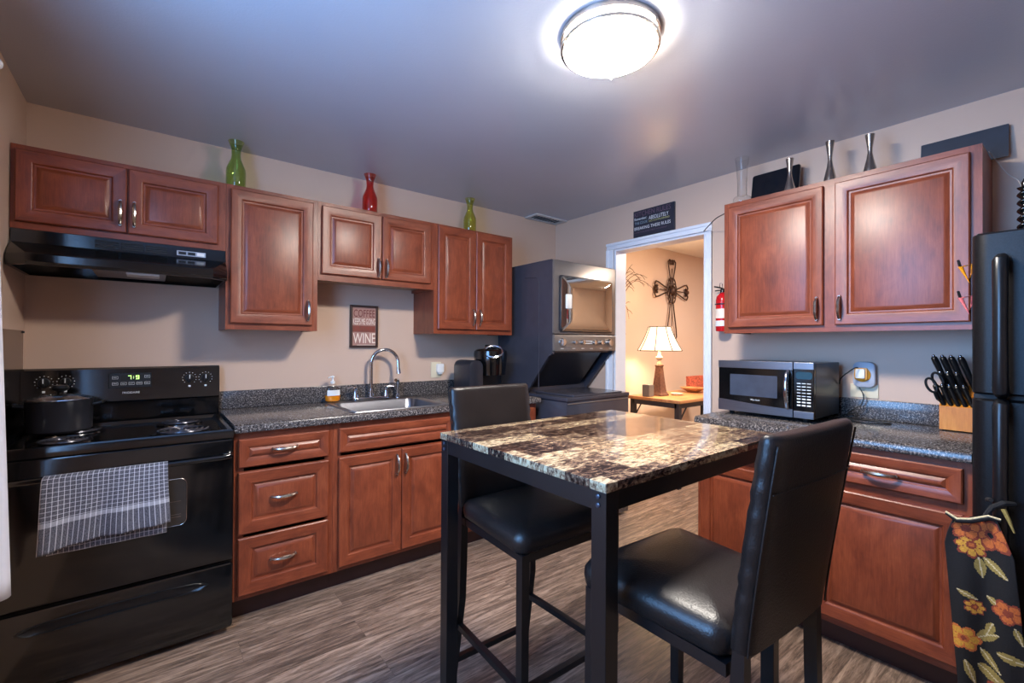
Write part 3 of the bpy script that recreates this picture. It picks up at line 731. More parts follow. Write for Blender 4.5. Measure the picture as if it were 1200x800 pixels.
# pot
px_, py_ = .152, -.262
t = thing('stock_pot', 'dark two-handled cooking pot with glass lid on the left rear burner', 'pot', (px_, py_, .910))
b = MB(); b.lathe([(.001, .910), (.098, .910), (.105, .918), (.1085, 1.040), (.111, 1.046), (.106, 1.046), (.103, 1.040), (.100, .922), (.001, .918)], (px_, py_, 0), 40); b.build('pot_body', 'slate_dark', t)
for s in (-1, 1):
    b = MB(); b.tube([(px_+s*.106, py_-.028, 1.022), (px_+s*.134, py_-.026, 1.028), (px_+s*.141, py_, 1.03), (px_+s*.134, py_+.026, 1.028), (px_+s*.106, py_+.028, 1.022)], [.007, .008, .008, .008, .007], 10); b.build('side_handle', 'black_satin', t)
b = MB(); b.lathe([(.108, 1.046), (.108, 1.049), (.100, 1.053), (.07, 1.064), (.03, 1.071), (.001, 1.072), (.001, 1.069), (.03, 1.067), (.07, 1.060), (.100, 1.049)], (px_, py_, 0), 36); b.build('glass_lid', 'glass_clear', t)
b = MB(); b.tube([(px_+.107*math.cos(a), py_+.107*math.sin(a), 1.0495) for a in [2*PI*i/40 for i in range(40)]], .003, 8, closed=True); b.build('lid_rim', 'chrome', t)
b = MB(); b.lathe([(.010, 1.072), (.011, 1.080), (.026, 1.088), (.030, 1.098), (.024, 1.108), (.001, 1.112)], (px_, py_, 0), 24); b.build('lid_knob', 'black_satin', t)
# splash sheet on the left wall
b = MB(); b.box(.0006, .003, -.66, -.03, .885, 1.349)
o = b.build('splash_guard', 'splash', None, 0); tag(o, 'shiny metal splash sheet on the left wall beside the range', 'splash guard'); rebase(o, (.002, -.35, .885))
b = MB(); b.cyl((.0, -.040, 1.342), (.008, -.040, 1.342), .005, n=10); o = b.build('screw', 'black_matte'); tag(o, 'dark screw head holding the top corner of the splash sheet', 'screw'); rebase(o, (.004, -.04, 1.337))
# curtain
b = MB(); n = 46; rows = 30; g = {}
for i in range(n+1):
    for j in range(rows+1):
        u = i/n; z = .53+1.62*j/rows; k = 1-j/rows
        y = -1.00-.32*u; x = .084+.047*k-.30*max(0, u-.12)+.010*math.sin(u*30)*min(1, u*8)*(.4+.6*k)
        x = max(x, .022+.006*math.sin(u*40))
        g[i, j] = b.v((x, y+.004*math.sin(u*40), z - (.02*u if j == 0 else 0)))
for i in range(n):
    for j in range(rows): b.face((g[i, j], g[i+1, j], g[i+1, j+1], g[i, j+1]))
o = b.build('curtain', 'curtain', None, 70); tag(o, 'white curtain hanging at the left edge in front of the range', 'curtain'); rebase(o, (.10, -1.16, .53))
md = o.modifiers.new('thick', 'SOLIDIFY'); md.thickness = .003
t = thing('curtain_rod', 'white rod on the left wall carrying the white curtain', 'curtain rod', (.12, -2.5, 2.15))
b = MB(); b.cyl((.075, -.95, 2.165), (.075, -2.90, 2.165), .010, n=12); b.sphere((.075, -.94, 2.165), .018); b.sphere((.075, -2.91, 2.165), .018); b.build('rod', 'white_plastic', t)
for y in (-.97, -2.87):
    b = MB(); b.cyl((-.001, y, 2.165), (.075, y, 2.165), .007, n=10); b.build('bracket', 'white_plastic', t)

# ------------------------------------------------------------------ vases on the back cabinets
def carafe(x, y, label, mat, h=.272):
    z0 = zt+.001; s = h/.272
    prof = [(.012, 0), (.045, .0), (.0475, .006), (.0475, .105), (.046, .125), (.036, .150), (.0245, .178), (.0215, .200), (.0235, .228), (.034, .262), (.0385, .272),
            (.0360, .2715), (.0315, .262), (.021, .228), (.019, .200), (.022, .178), (.0335, .150), (.0435, .125), (.045, .105), (.045, .012), (.012, .009)]
    b = MB(); b.lathe([(r, z0+hh*s) for r, hh in prof], (x, y, 0), 36); o = b.build('glass_carafe', mat, None, 50)
    tag(o, label, 'vase', 'coloured carafes on the wall cabinets'); rebase(o, (x, y, z0)); return o
carafe(.816, -.17, 'dark green glass carafe at the left end of the wall cabinets', 'glass_green', .276)
carafe(1.562, -.17, 'red glass carafe on top of the sink wall cabinet', 'glass_red', .272)
carafe(2.33, -.17, 'yellow-green glass carafe on top of the cabinet by the laundry machine', 'glass_lime', .272)

# ------------------------------------------------------------------ laundry
t = thing('laundry_center', 'dark grey stacked washer and dryer in the corner by the doorway', 'washer dryer', (3.02, -.42, 0))
x0, x1 = 2.682, 3.362
b = MB()
prof = [(-.06, .0), (-.06, 1.905), (-.688, 1.905), (-.70, 1.897), (-.70, 1.232), (-.665, 1.215), (-.415, .932), (-.415, 0)]
for xa, xb in ((x0, x0+.022), (x1-.022, x1)): b.loft([[(x, y, z) for y, z in prof] for x in (xa, xb)])
b.box(x0+.022, x1-.022, -.68, -.06, 1.24, 1.904); b.box(x0+.022, x1-.022, -.40, -.06, .0, 1.24); b.build('cabinet', 'slate', t, 25)
b = MB(RIGHT)
b = MB()
for q in (.56, .30, .13): pass
b.tube([(x0-.0005, -.56, .98), (x0-.0005, -.56, 1.76), (x0-.0005, -.53, 1.79), (x0-.0005, -.40, 1.80)], .003, 6); b.tube([(x0-.0005, -.10, .95), (x0-.0005, -.10, 1.72)], .0035, 6); b.tube([(x0-.0005, -.18, 1.60), (x0-.0005, -.18, 1.80)], .003, 6)
b.build('side_ribs', 'slate', t)
b = MB(); b.rbox(x0+.002, x1-.002, -.712, -.681, 1.374, 1.902, .012, axis='y', e=.005); dd = b.build('dryer_panel', 'slate_face', t)
b = MB(); b.rbox(2.732, 3.312, -.722, -.7115, 1.388, 1.796, .02, axis='y', e=.004); door = b.build('dryer_door', 'slate_dark', t)
b = MB(); n = 12
rings = []
def bulge(k, y): return [(3.022+(p[0]-3.022)*k, y, 1.592+(p[1]-1.592)*k) for p in rr(2.742, 3.302, 1.396, 1.788, 0, .02)]
b.loft([bulge(1, -.721), bulge(1, -.726), bulge(.97, -.730), bulge(.6, -.734), bulge(.2, -.735)]); b.build('door_window', 'mirror_glass', door)
b = MB(); b.rbox(2.785, 2.838, -.744, -.729, 1.555, 1.660, .008, axis='y', e=.004); b.build('door_latch', 'white_plastic', door)
b = MB(); b.rbox(x0+.004, x1-.004, -.716, -.681, 1.250, 1.368, .008, axis='y', e=.004); cp = b.build('control_panel', 'slate_face', t)
for kx, kr in ((2.762, .030), (2.885, .013), (2.975, .018), (3.105, .018), (3.185, .018), (3.285, .030)):
    b = MB(); b.lathe([(kr, -.715), (kr, -.722), (kr*.85, -.736), (.002, -.738)], (kx, 0, 1.316), 20, axis='y'); b.build('control_knob', 'chrome', cp)
b = MB()
for z in (1.322, 1.305): MB().box(3.0, 3.085, -.7172, -.716, z, z+.006).build('cycle_mark', 'ink_white', cp, 0)
for kx in (2.75, 2.87, 2.965, 3.06, 3.17, 3.28): MB().box(kx, kx+.03, -.7172, -.716, 1.268, 1.2715).build('dial_caption', 'ink_white', cp, 0)
# recessed bay behind the slanted front: only its back, built as a thin sloping liner
b = MB(); b.loft([[(x, y, z) for y, z in ((-.640, 1.238), (-.405, .970), (-.401, .970), (-.401, 1.238))] for x in (x0+.022, x1-.09)]); b.build('bay_liner', 'slate_dark', t, 25)
b = MB(); b.box(x0+.002, x1-.002, -.845, -.416, .02, .905, 0, .006); b.box(x0+.04, x1-.04, -.80, -.42, .0, .02); b.build('washer_body', 'slate', t, 25)
b = MB(); b.rbox(x0-.004, x1+.003, -.852, -.405, .906, .934, .012, axis='z', e=.004); b.build('washer_top', 'slate', t)
b = MB(); b.rbox(x0+.07, x1-.07, -.842, -.44, .9345, .946, .02, axis='z', e=.003); b.build('washer_lid', 'slate', t)
b = MB(); b.box(x0+.01, x1-.01, -.8485, -.845, .886, .893, 0, .002); b.build('front_highlight', 'slate_face', t, 0)  # highlight line painted as a paler strip across the washer front

# ------------------------------------------------------------------ ceiling vent, signs, extinguisher, wire
t = thing('ceiling_vent', 'small grey louvred air vent in the ceiling corner', 'vent', (3.19, -.09, H))
b = MB(); X0, X1, Y0, Y1 = 3.0, 3.368, -.165, -.008
for a in ((X0, X1, Y0, Y0+.03), (X0, X1, Y1-.03, Y1), (X0, X0+.03, Y0+.03, Y1-.03), (X1-.03, X1, Y0+.03, Y1-.03)): b.box(a[0], a[1], a[2], a[3], H-.012, H-.0005, 0, .003)
b.build('frame', 'vent_grey', t, 0); MB().box(X0+.03, X1-.03, Y0+.03, Y1-.03, H-.003, H-.001).build('duct_shade_panel', 'vent_dark', t, 0)  # dark panel paints the shade inside the duct
b = MB()
for k in range(9):
    x = X0+.05+k*.033; b.loft([[(x, y, H-.011), (x+.004, y, H-.011), (x+.014, y, H-.003), (x+.010, y, H-.003)] for y in (Y0+.03, Y1-.03)])
b.build('louvres', 'vent_grey', t, 0)
t = thing('wall_sign', 'dark kitchen rules sign resting above the doorway trim', 'sign', (XR-.01, -1.056, 2.122))
MB(RIGHT).box(.881, 1.231, .001, .018, 2.120, 2.320, 0, .002).build('board', 'sign_dark', t, 0)
U, Vz, N = (0, -1, 0), (0, 0, 1), (-1, 0, 0); o_ = (XR-.0185, 0, 0); b = MB()
b.text('KITCHEN RULES', .893, 2.273, .31, .036, o_, U, Vz, N, 0); b.text('Remember:', .893, 2.246, .110, .020, o_, U, Vz, N, 1); b.text('THE COOK', .895, 2.214, .115, .020, o_, U, Vz, N, 2)
b.text('ABSOLUTELY', 1.020, 2.232, .165, .028, o_, U, Vz, N, 1); b.text('NO COMPLAINING', 1.022, 2.214, .170, .013, o_, U, Vz, N, 3)
b.text('BREAKING THESE RULES', .893, 2.172, .31, .023, o_, U, Vz, N, 1); b.text('HAVE FUN AND HELP YOURSELF', .893, 2.148, .28, .010, o_, U, Vz, N, 0)
b.build('lettering', ['ink_purple', 'ink_white', 'ink_grey', 'ink_yellow'], t, 0, recalc=False)
ex, ey = 3.315, -1.605
t = thing('fire_extinguisher', 'small red fire extinguisher on the wall between doorway and cabinet', 'fire extinguisher', (ex, ey, 1.385))
b = MB(); b.lathe([(.02, 1.386), (.038, 1.388), (.041, 1.395), (.041, 1.585), (.036, 1.61), (.020, 1.628), (.014, 1.635)], (ex, ey, 0), 26); b.build('cylinder', 'red', t)
b = MB(); b.lathe([(.0415, 1.42), (.0417, 1.42), (.0417, 1.455), (.0415, 1.455)], (ex, ey, 0), 26); b.lathe([(.0414, 1.47), (.0416, 1.47), (.0416, 1.53), (.0414, 1.53)], (ex, ey, 0), 26, 1); b.build('label_band', ['white_plastic', 'ink_cream'], t)
b = MB(); b.lathe([(.016, 1.634), (.016, 1.652), (.010, 1.660), (.002, 1.662)], (ex, ey, 0), 16); b.build('valve', 'black_satin', t)
b = MB(); b.tube([(ex, ey-.01, 1.655), (ex-.005, ey+.02, 1.668), (ex-.01, ey+.05, 1.676)], .005, 8); b.tube([(ex, ey-.01, 1.648), (ex-.005, ey+.02, 1.650), (ex-.01, ey+.045, 1.648)], .004, 8); b.build('squeeze_handle', 'black_satin', t)
b = MB(); b.tube([(ex+.018*math.cos(a)-.01, ey+.005, 1.678+.018*math.sin(a)) for a in [2*PI*i/16 for i in range(16)]], .002, 6, closed=True); b.build('pull_pin', 'chrome', t)
b = MB(); b.tube([(ex+.043*math.cos(a), ey+.043*math.sin(a), 1.56) for a in [2*PI*i/24 for i in range(24)]], .004, 6, closed=True); b.box(ex+.03, XR-.0005, ey-.012, ey+.012, 1.42, 1.62); b.build('wall_bracket', 'black_satin', t, 0)
def cord(name, pts, r, mat, label, cat='cord'):
    # smooth the path
    P = [Vector(p) for p in pts]; out = []
    for i in range(len(P)-1):
        p0, p1, p2, p3 = P[max(i-1, 0)], P[i], P[i+1], P[min(i+2, len(P)-1)]
        for k in range(8):
            s = k/8; out.append(.5*((2*p1)+(-p0+p2)*s+(2*p0-5*p1+4*p2-p3)*s*s+(-p0+3*p1-3*p2+p3)*s**3))
    out.append(P[-1]); b = MB(); b.tube(out, r, 8); o = b.build(name, mat); tag(o, label, cat); return rebase(o, min(P, key=lambda p: p.z))
cord('power_wire', [(XR-.024, -1.455, 2.062), (XR-.08, -1.51, 2.068), (XR-.19, -1.62, 2.078), (XR-.24, -1.70, 2.083), (XR-.25, -1.7345, 2.086)], .003, 'cord', 'thin black wire from the doorway corner to the wall cabinet', 'wire')

# ------------------------------------------------------------------ things on the right counter
fx, bx = 2.955, 3.31
t = thing('microwave_oven', 'stainless and black microwave on the right counter', 'microwave', (3.13, -2.0, ZC))
y0, y1, z0, z1 = -1.766, -2.234, ZC+.022, 1.216
b = MB(); b.box(fx+.02, bx, y1, y0, z0, z1-.003, 0, .004)
b.build('case', 'black_satin', t, 0)
for fyy in (y0-.05, y1+.05):
    for fxx in (fx+.05, bx-.05):
        b = MB(); b.lathe([(.012, ZC+.0005), (.014, ZC+.004), (.014, z0+.002)], (fxx, fyy, 0), 14); b.build('foot', 'black_matte', t)
b = MB(); b.box(fx, fx+.02, -2.1415, y0, z0, z1, 0, .003); dr = b.build('door', 'black_gloss', t, 0)
MB().box(fx-.0035, fx-.0002, -2.141, y0, 1.177, z1, 0, .001).build('steel_trim', 'steel_y', dr, 0)
b = MB()
b.loft([[(x, y, z) for x, y, z in ((fx-.0035, y, z_lo), (fx-.0035, y, z_hi), (fx-.0002, y, z_hi), (fx-.0002, y, z_lo))] for y, z_lo, z_hi in [(y0-(y0+2.141)*i/8, z0, 1.005-.022*math.sin(PI*.5*i/8)**1.3) for i in range(9)]])
b.build('steel_trim', 'steel_y', dr, 0)
MB().rbox(fx-.0012, fx-.0002, -2.070, -1.830, 1.030, 1.143, .004, axis='x').build('window', 'mw_glass', dr)
b = MB(); b.tube([(fx-.004, -2.120, 1.172), (fx-.022, -2.120, 1.155), (fx-.032, -2.120, 1.10), (fx-.030, -2.120, 1.05), (fx-.018, -2.120, .995), (fx-.004, -2.120, .985)], [.009, .010, .011, .011, .010, .008], 10); b.build('door_handle', 'chrome', dr)
MB().text('West Bend', 1.938, 1.0085, .046, .008, (fx-.0004, 0, 0), (0, -1, 0), (0, 0, 1), (-1, 0, 0), 0, .0008).build('lettering', 'ink_white', dr, 0, recalc=False)
b = MB(); b.box(fx, fx+.02, y1, -2.1445, z0, z1, 0, .003); pn = b.build('control_panel', 'black_gloss', t, 0)
for za, zb_ in ((1.183, z1), (z0, .978)): MB().box(fx-.0035, fx-.0002, y1+.001, -2.145, za, zb_, 0, .001).build('steel_trim', 'steel_y', pn, 0)
b = MB(); b.rbox(fx-.0012, fx-.0002, -2.226, -2.155, 1.135, 1.170, .012, axis='x'); b.build('display', 'lcd', pn)
b = MB()
for r_ in range(8):
    for c_ in range(3):
        y = -2.160-c_*.022; z = 1.112-r_*.0155
        b.box(fx-.0012, fx-.0003, y-.016, y, z, z+.0035+(.003 if r_ > 4 else 0))
b.build('keypad', 'ink_white', pn, 0)
# wall outlet and surge protector
t = thing('surge_protector', 'light grey wall surge protector behind the microwave cords', 'surge protector', (XR-.02, -2.327, 1.07))
MB(RIGHT).box(2.265, 2.385, .0005, .006, 1.030, 1.10, 0, .002).build('wall_plate', 'ivory', t, 0)
MB(RIGHT).rbox(2.283, 2.378, .006, .036, 1.085, 1.217, .028, axis='y', e=.006).build('housing', 'grey_plastic', t)
b = MB(RIGHT); b.lathe([(.036, .036), (.036, .040), (.032, .043), (.002, .043)], (2.325, 0, 1.150), 26, axis='y'); b.build('night_light_rim', 'amber_plastic', t)
MB(RIGHT).rbox(2.294, 2.350, .040, .052, 1.124, 1.186, .008, axis='y', e=.003).build('adapter', 'amber_plastic', t)
MB(RIGHT).rbox(2.300, 2.340, .052, .060, 1.132, 1.180, .006, axis='y', e=.002).build('adapter_face', 'white_plastic', t)
cord('appliance_cord', [(3.30, -2.238, 1.10), (3.27, -2.252, 1.13), (3.27, -2.285, 1.165), (3.29, -2.305, 1.185), (3.308, -2.315, 1.187)], .003, 'cord', 'short black cord looping from the microwave up to the adapter')
cord('appliance_cord', [(3.33, -2.315, 1.084), (3.325, -2.330, 1.06), (3.32, -2.336, 1.03), (3.315, -2.325, .995), (3.30, -2.300, .975), (3.28, -2.285, .955), (3.27, -2.300, .940), (3.28, -2.32, .943), (3.30, -2.31, .955), (3.28, -2.27, .945), (3.24, -2.25, .929), (3.20, -2.30, .9265), (3.17, -2.38, .9265), (3.20, -2.44, .9265), (3.25, -2.46, .9265), (3.26, -2.40, .9275), (3.22, -2.30, .9330), (3.23, -2.24, .931), (3.28, -2.245, .934)], .0032, 'cord', 'long black cord hanging from the surge protector and coiled on the counter')
# knife block
t = thing('knife_block', 'honey wood knife block on the right counter beside the fridge', 'knife block', (3.30, -2.69, ZC))
KX0, KX1, KY0, KY1 = 3.245, 3.352, -2.632, -2.776
b = MB(); b.loft([[(x, y, z) for x, z in ((KX0, ZC+.006), (KX0, 1.032), (KX0+.012, 1.042), (KX1-.03, 1.125), (KX1, 1.115), (KX1, ZC+.006))] for y in (KY0, KY1)]); b.build('block', 'honey', t, 20)
b = MB()
for y in (KY0-.015, KY1+.015):
    for x in (KX0+.015, KX1-.015): b.lathe([(.008, ZC+.0005), (.008, ZC+.008)], (x, y, 0), 10)
b.build('feet', 'black_matte', t)
dirv = Vector((-.36, .26, .90)).normalized()
def knife(base, L, r, label, group, big):
    base = Vector(base); p = lambda s, o=0: base+dirv*L*s+Vector((-.9, 0, -.36))*o*r
    b = MB(); t = thing('kitchen_knife', label, 'knife', base, group)
    b.tube([p(0), p(.12), p(.5, .15), p(.85), p(.96, .25), p(1.0, .3)], [r*.85, r, r*.92, r*1.08, r*.95, r*.4], 10); b.build('knife_handle', 'black_satin', t)
    b = MB(); b.tube([base-dirv*.05, base-dirv*.02, base+dirv*.008], [r*.35, r*.6, r*.8], 8); b.build('blade', 'steel', t)
    b = MB(); b.sphere(p(1.0, -.15), r*.55, 10); b.build('end_cap', 'chrome', t)
    return t
def kz(x): return 1.042+(x-KX0-.012)/(KX1-.03-KX0-.012)*.083 if x > KX0+.012 else 1.036
row = [(KX0+.010, [(-2.648, ), (-2.671, ), (-2.694, ), (-2.717, ), (-2.740, )], .105, .0090, 'steak knives in the bottom row of the block', False),
       (KX0+.036, [(-2.668, ), (-2.692, ), (-2.720, )], .125, .0100, 'knives in the middle row of the block', False),
       (KX0+.064, [(-2.655, ), (-2.684, ), (-2.712, ), (-2.742, )], .165, .0120, 'large knives in the top row of the block', True)]
ordn = ['first', 'second', 'third', 'fourth', 'fifth']
for x, ys, L, r, grp, big in row:
    rown = grp.split(' in the ')[1].split(' of')[0]
    for i, (y, ) in enumerate(ys):
        knife((x, y, kz(x)-.002), L, r, 'black-handled knife, %s from the left in the %s of the honey knife block' % (ordn[i], rown), grp, big)
t = thing('kitchen_scissors', 'black-handled kitchen scissors at the left edge of the knife block', 'scissors', (KX0+.02, -2.637, 1.04))
for k, (cx_, cz_, rot) in enumerate(((3.205, 1.125, .5), (3.225, 1.150, .5))):
    c = Vector((cx_, -2.612-k*.018, cz_)); a_ = Vector((-.25, .28, .93)).normalized(); s_ = Vector((.1, -.95, .3)).normalized()
    pts = [c+a_*(.033*math.cos(q))+s_*(.016*math.sin(q)) for q in [2*PI*i/24 for i in range(24)]]
    b = MB(); b.tube(pts, .0052, 8, closed=True); b.tube([c-a_*.032, c-a_*.065, Vector((KX0+.02, -2.639-k*.004, 1.047))], [.006, .0065, .006], 8); b.build('finger_loop', 'black_satin', t)

# ------------------------------------------------------------------ fridge
t = thing('refrigerator', 'black pebbled two-door refrigerator at the right edge', 'fridge', (3.0, -3.18, 0))
y0, y1 = -2.803, -3.545
b = MB(); b.box(2.71, 3.355, y1+.005, y0-.004, .03, 1.665, 0, .006); b.box(2.74, 3.33, y1+.03, y0-.03, 0, .03); b.build('body', 'pebble', t, 0)
def fr_door(z0, z1, name):
    n = 10; out = []
    dw = (y0-y1)
    # plan outline: rounded front corners and a slightly bowed front
    pl = [(2.708, y0), (2.655, y0)]
    for i in range(1, 9): a = i/8*PI/2; pl.append((2.655-.045*math.sin(a), y0-.045*(1-math.cos(a))))
    for i in range(1, 10): s = i/10; pl.append((2.61-.012*math.sin(PI*s), y0-.045-(dw-.09)*s))
    for i in range(0, 9): a = PI/2-i/8*PI/2; pl.append((2.655-.045*math.sin(a), y1+.045*(1-math.cos(a))))
    pl += [(2.708, y1)]
    ins = lambda k: [(2.68+(x-2.68)*(1-k*.25), (y0+y1)/2+(y-(y0+y1)/2)*(1-k*.02)) for x, y in pl]
    b = MB(); b.loft([[(x, y, z0) for x, y in ins(.4)], [(x, y, z0+.006) for x, y in pl], [(x, y, z1-.006) for x, y in pl], [(x, y, z1) for x, y in ins(.4)]])
    return b.build(name, 'pebble', t, 40)
fd = fr_door(1.142, 1.672, 'freezer_door'); rd = fr_door(.05, 1.126, 'fridge_door')
def fr_handle(z0, z1, par):
    b = MB(); hy_ = -2.876; hx = 2.558
    b.tube([(2.612, hy_, z1-.002), (2.590, hy_, z1+.001), (hx+.008, hy_, z1-.010), (hx, hy_, z1-.04), (hx, hy_, (z0+z1)/2), (hx, hy_, z0+.04), (hx+.008, hy_, z0+.01), (2.590, hy_, z0), (2.612, hy_, z0+.002)],
           [.016, .018, .0195, .0185, .0175, .0185, .0195, .018, .016], 14); return b.build('door_handle', 'black_satin', par)
fr_handle(1.150, 1.578, fd); fr_handle(.66, 1.118, rd)
b = MB(); b.box(2.66, 2.74, -2.86, -2.81, 1.6655, 1.682, 0, .006); b.build('hinge_cover', 'black_satin', t, 0)
b = MB(); b.box(2.63, 2.71, y1+.01, y0-.006, 1.127, 1.141); b.build('door_gasket', 'black_matte', t, 0)
# magnet clips on the fridge side
def clip(zc_, mat, label):
    x = 2.745; t = thing('chip_clip', label, 'clip', (x, -2.80, zc_-.06), 'magnetic clips on the fridge side')
    A, B, C_ = Vector((x, -2.763, zc_+.022)), Vector((x, -2.797, zc_+.030)), Vector((x, -2.786, zc_-.034))
    b = MB(); b.tube([A, B, C_], .0075, 8, closed=True); b.build('clip_frame', mat, t)
    b = MB(); b.tube([A+Vector((0, .006, .026)), A+Vector((0, .003, .012)), A], [.0035, .0045, .004], 8); b.build('clip_tip', 'black_satin', t)
    return t
clip(1.562, 'orange_plastic', 'orange clip with a black tip on the fridge side, the upper one')
clip(1.450, 'pink_plastic', 'coral pink clip with a black tip on the fridge side, the lower one')
# spiral pillar on the fridge
t = thing('candle_pillar', 'black spiral-turned candle pillar on top of the refrigerator', 'candle holder', (2.97, -2.905, 1.665))
b = MB(); prof = [(.03, 1.6655), (.03, 1.675), (.017, 1.68)]
b.lathe(prof, (2.97, -2.905, 0), 20); b.build('base', 'black_gloss', t)
b = MB(); rings = []
for i in range(73):
    z = 1.679+.205*i/72; ring = []
    for k in range(16):
        a = 2*PI*k/16; r_ = .0155+.0055*math.sin(z*215-a); ring.append((2.97+r_*math.cos(a), -2.905+r_*math.sin(a), z))
    rings.append(ring)
b.loft(rings); b.build('spiral_stem', 'black_gloss', t)
MB().lathe([(.008, 1.884), (.010, 1.90), (.004, 1.915)], (2.97, -2.905, 0), 14).build('tip', 'black_gloss', t)
cord('string', [(3.22, -2.790, 2.119), (3.24, -2.80, 2.10), (3.25, -2.84, 2.02), (3.15, -2.875, 1.96), (3.02, -2.89, 1.91), (2.985, -2.899, 1.885)], .0012, 'wire_pale', 'thin pale string from the wall cabinet to the black pillar', 'string')

# floral towel on the fridge handle
def floral():
    rnd = random.Random(3)
    b = MB(); nu, nv = 64, 190; g = {}
    W0 = .150
    def flower(u, v, cu, cv, r, petals, inner, outer, core, rot=0, sq=1):
        du, dv = (u-cu), (v-cv)*sq; d = math.hypot(du, dv)
        if d > r: return None
        a = math.atan2(dv, du)+rot; edge = r*(.72+.28*abs(math.cos(a*petals/2)))
        if d > edge: return None
        if d < r*.16: return core
        k = abs(math.cos(a*petals/2))
        if k < .16+.1*(1-d/edge): return inner
        return (inner if d < edge*.34 else outer) if d < edge*.84 else inner
    def leaf(u, v, cu, cv, L, wd, ang):
        du, dv = u-cu, v-cv; x = du*math.cos(ang)+dv*math.sin(ang); y = -du*math.sin(ang)+dv*math.cos(ang)
        s = x/L
        if not 0 <= s <= 1: return None
        hw = wd*math.sin(PI*s**.8)
        if abs(y) > hw: return None
        if abs(y) < .0016: return 'cream'
        return 'olive'
    # u 0..0.155 (m, left to right), v metres down from the top
    def colour(u, v):
        for f in ((.048, .048, .048, 5, 'rust', 'orange', 'rust', .3), (.118, .060, .055, 6, 'rust', 'orange', 'black', .1), (.062, .105, .042, 8, 'rust', 'yellow', 'orange', 0),
                  (.130, .285, .036, 5, 'rust', 'orange', 'rust', .8), (.055, .300, .026, 7, 'rust', 'yellow', 'orange', 0), (.022, .405, .040, 6, 'orange', 'yellow', 'rust', 0),
                  (.10, .56, .05, 6, 'rust', 'orange', 'black', .1), (.04, .66, .045, 6, 'rust', 'yellow', 'orange', .3)):
            c = flower(u, v, *f)
            if c: return c
        for l in ((.075, .140, .065, .014, 1.5), (.085, .135, .075, .014, .75), (.02, .255, .05, .009, .45), (.085, .255, .055, .011, .6), (.095, .335, .05, .012, 2.0), (.14, .325, .05, .009, 1.3),
                  (.050, .395, .065, .017, -.5), (.055, .425, .075, .012, .9), (.095, .420, .07, .014, .1), (.045, .475, .095, .019, .6), (.02, .47, .08, .010, 1.35), (.10, .02, .035, .008, .4), (.01, .01, .035, .008, 1.1), (.07, .62, .07, .014, .2)):
            c = leaf(u, v, *l)
            if c: return c
        return 'black'
    names = ['black', 'orange', 'rust', 'yellow', 'olive', 'cream']
    for i in range(nu+1):
        for j in range(nv+1):
            u = i/nu; s = j/nv
            wdt = .096+.060*min(1, s*6)-.004*s; yc = -2.822-.052*s
            y = yc+wdt*(.5-u)*(1.0); x = 2.520+.009*math.sin(u*11+s*5)*(.35+.65*s)-.006*math.cos(u*6)+.006*s
            z = .772-.70*s-(.012*math.sin(u*PI) if j == 0 else 0)-.030*(1-u)*max(0, 1-s*9)
            g[i, j] = b.v((x, y, z))
    for i in range(nu):
        for j in range(nv):
            u = (i+.5)/nu*.155; v_ = (j+.5)/nv*.70
            b.face((g[i, j], g[i+1, j], g[i+1, j+1], g[i, j+1]), names.index(colour(u, v_)))
    return b, names
t = thing('hanging_towel', 'black floral kitchen towel tied to the lower fridge handle', 'towel', (2.55, -2.85, .07))
b, names = floral(); o = b.build('cloth', ['print_'+n_ for n_ in names], t, 70); md = o.modifiers.new('thick', 'SOLIDIFY'); md.thickness = .004
b = MB()
pts = [(2.516, -2.757, .752), (2.510, -2.785, .738), (2.506, -2.815, .747), (2.508, -2.855, .768), (2.515, -2.88, .762)]
b.tube([Vector(p) for p in pts], [.005, .009, .009, .009, .005], 10); b.tube([Vector(p)+Vector((-.006, 0, .006)) for p in pts], .0034, 8, 1); b.build('gathered_hem', ['print_black', 'print_cream'], t)
b = MB(); b.tube([(2.515, -2.845, .765), (2.52, -2.862, .80), (2.528, -2.885, .815), (2.556, -2.904, .812), (2.587, -2.894, .806), (2.588, -2.860, .806), (2.558, -2.848, .812), (2.53, -2.858, .818)], [.007, .008, .009, .008, .006, .006, .007, .006], 8); b.build('tie_strap', 'print_black', t)
b = MB(); b.tube([(2.52, -2.885, .80), (2.515, -2.897, .77), (2.515, -2.908, .735)], [.006, .005, .002], 6); b.build('tie_end', 'print_olive', t)

# ------------------------------------------------------------------ on top of the right cabinet
zt2 = zt+.001
def hourglass(x, y, h, label):
    s = h/.235; prof = [(.012, 0), (.031, 0), (.0315, .004), (.024, .05), (.014, .10), (.0095, .135), (.0105, .160), (.0155, .20), (.0195, .235), (.0175, .235), (.009, .165), (.0075, .135)]
    b = MB(); b.lathe([(r, zt2+hh*s) for r, hh in prof], (x, y, 0), 28); o = b.build('bud_vase', 'steel_z', None, 50)
    tag(o, label, 'vase', 'silver hourglass vases on the right cabinet'); return rebase(o, (x, y, zt2))
hourglass(3.175, -2.045, .195, 'short silver hourglass bud vase in front of the black panel')
hourglass(3.175, -2.232, .225, 'middle tall silver hourglass bud vase on the right cabinet')
hourglass(3.175, -2.397, .200, 'silver hourglass bud vase nearest the slate board on the right cabinet')
gx, gy = 3.128, -1.812
b = MB(); prof = [(.012, 0), (.046, 0), (.048, .006), (.047, .030), (.040, .036), (.026, .040), (.0255, .12), (.030, .20), (.038, .262), (.0365, .262), (.0285, .20), (.0238, .12), (.0238, .046), (.012, .040)]
b.lathe([(r, zt2+hh) for r, hh in prof], (gx, gy, 0), 32); o = b.build('glass_vase', 'glass_clear', None, 50); tag(o, 'clear glass vase on a wide foot at the left end of the right cabinet', 'vase'); rebase(o, (gx, gy, zt2))
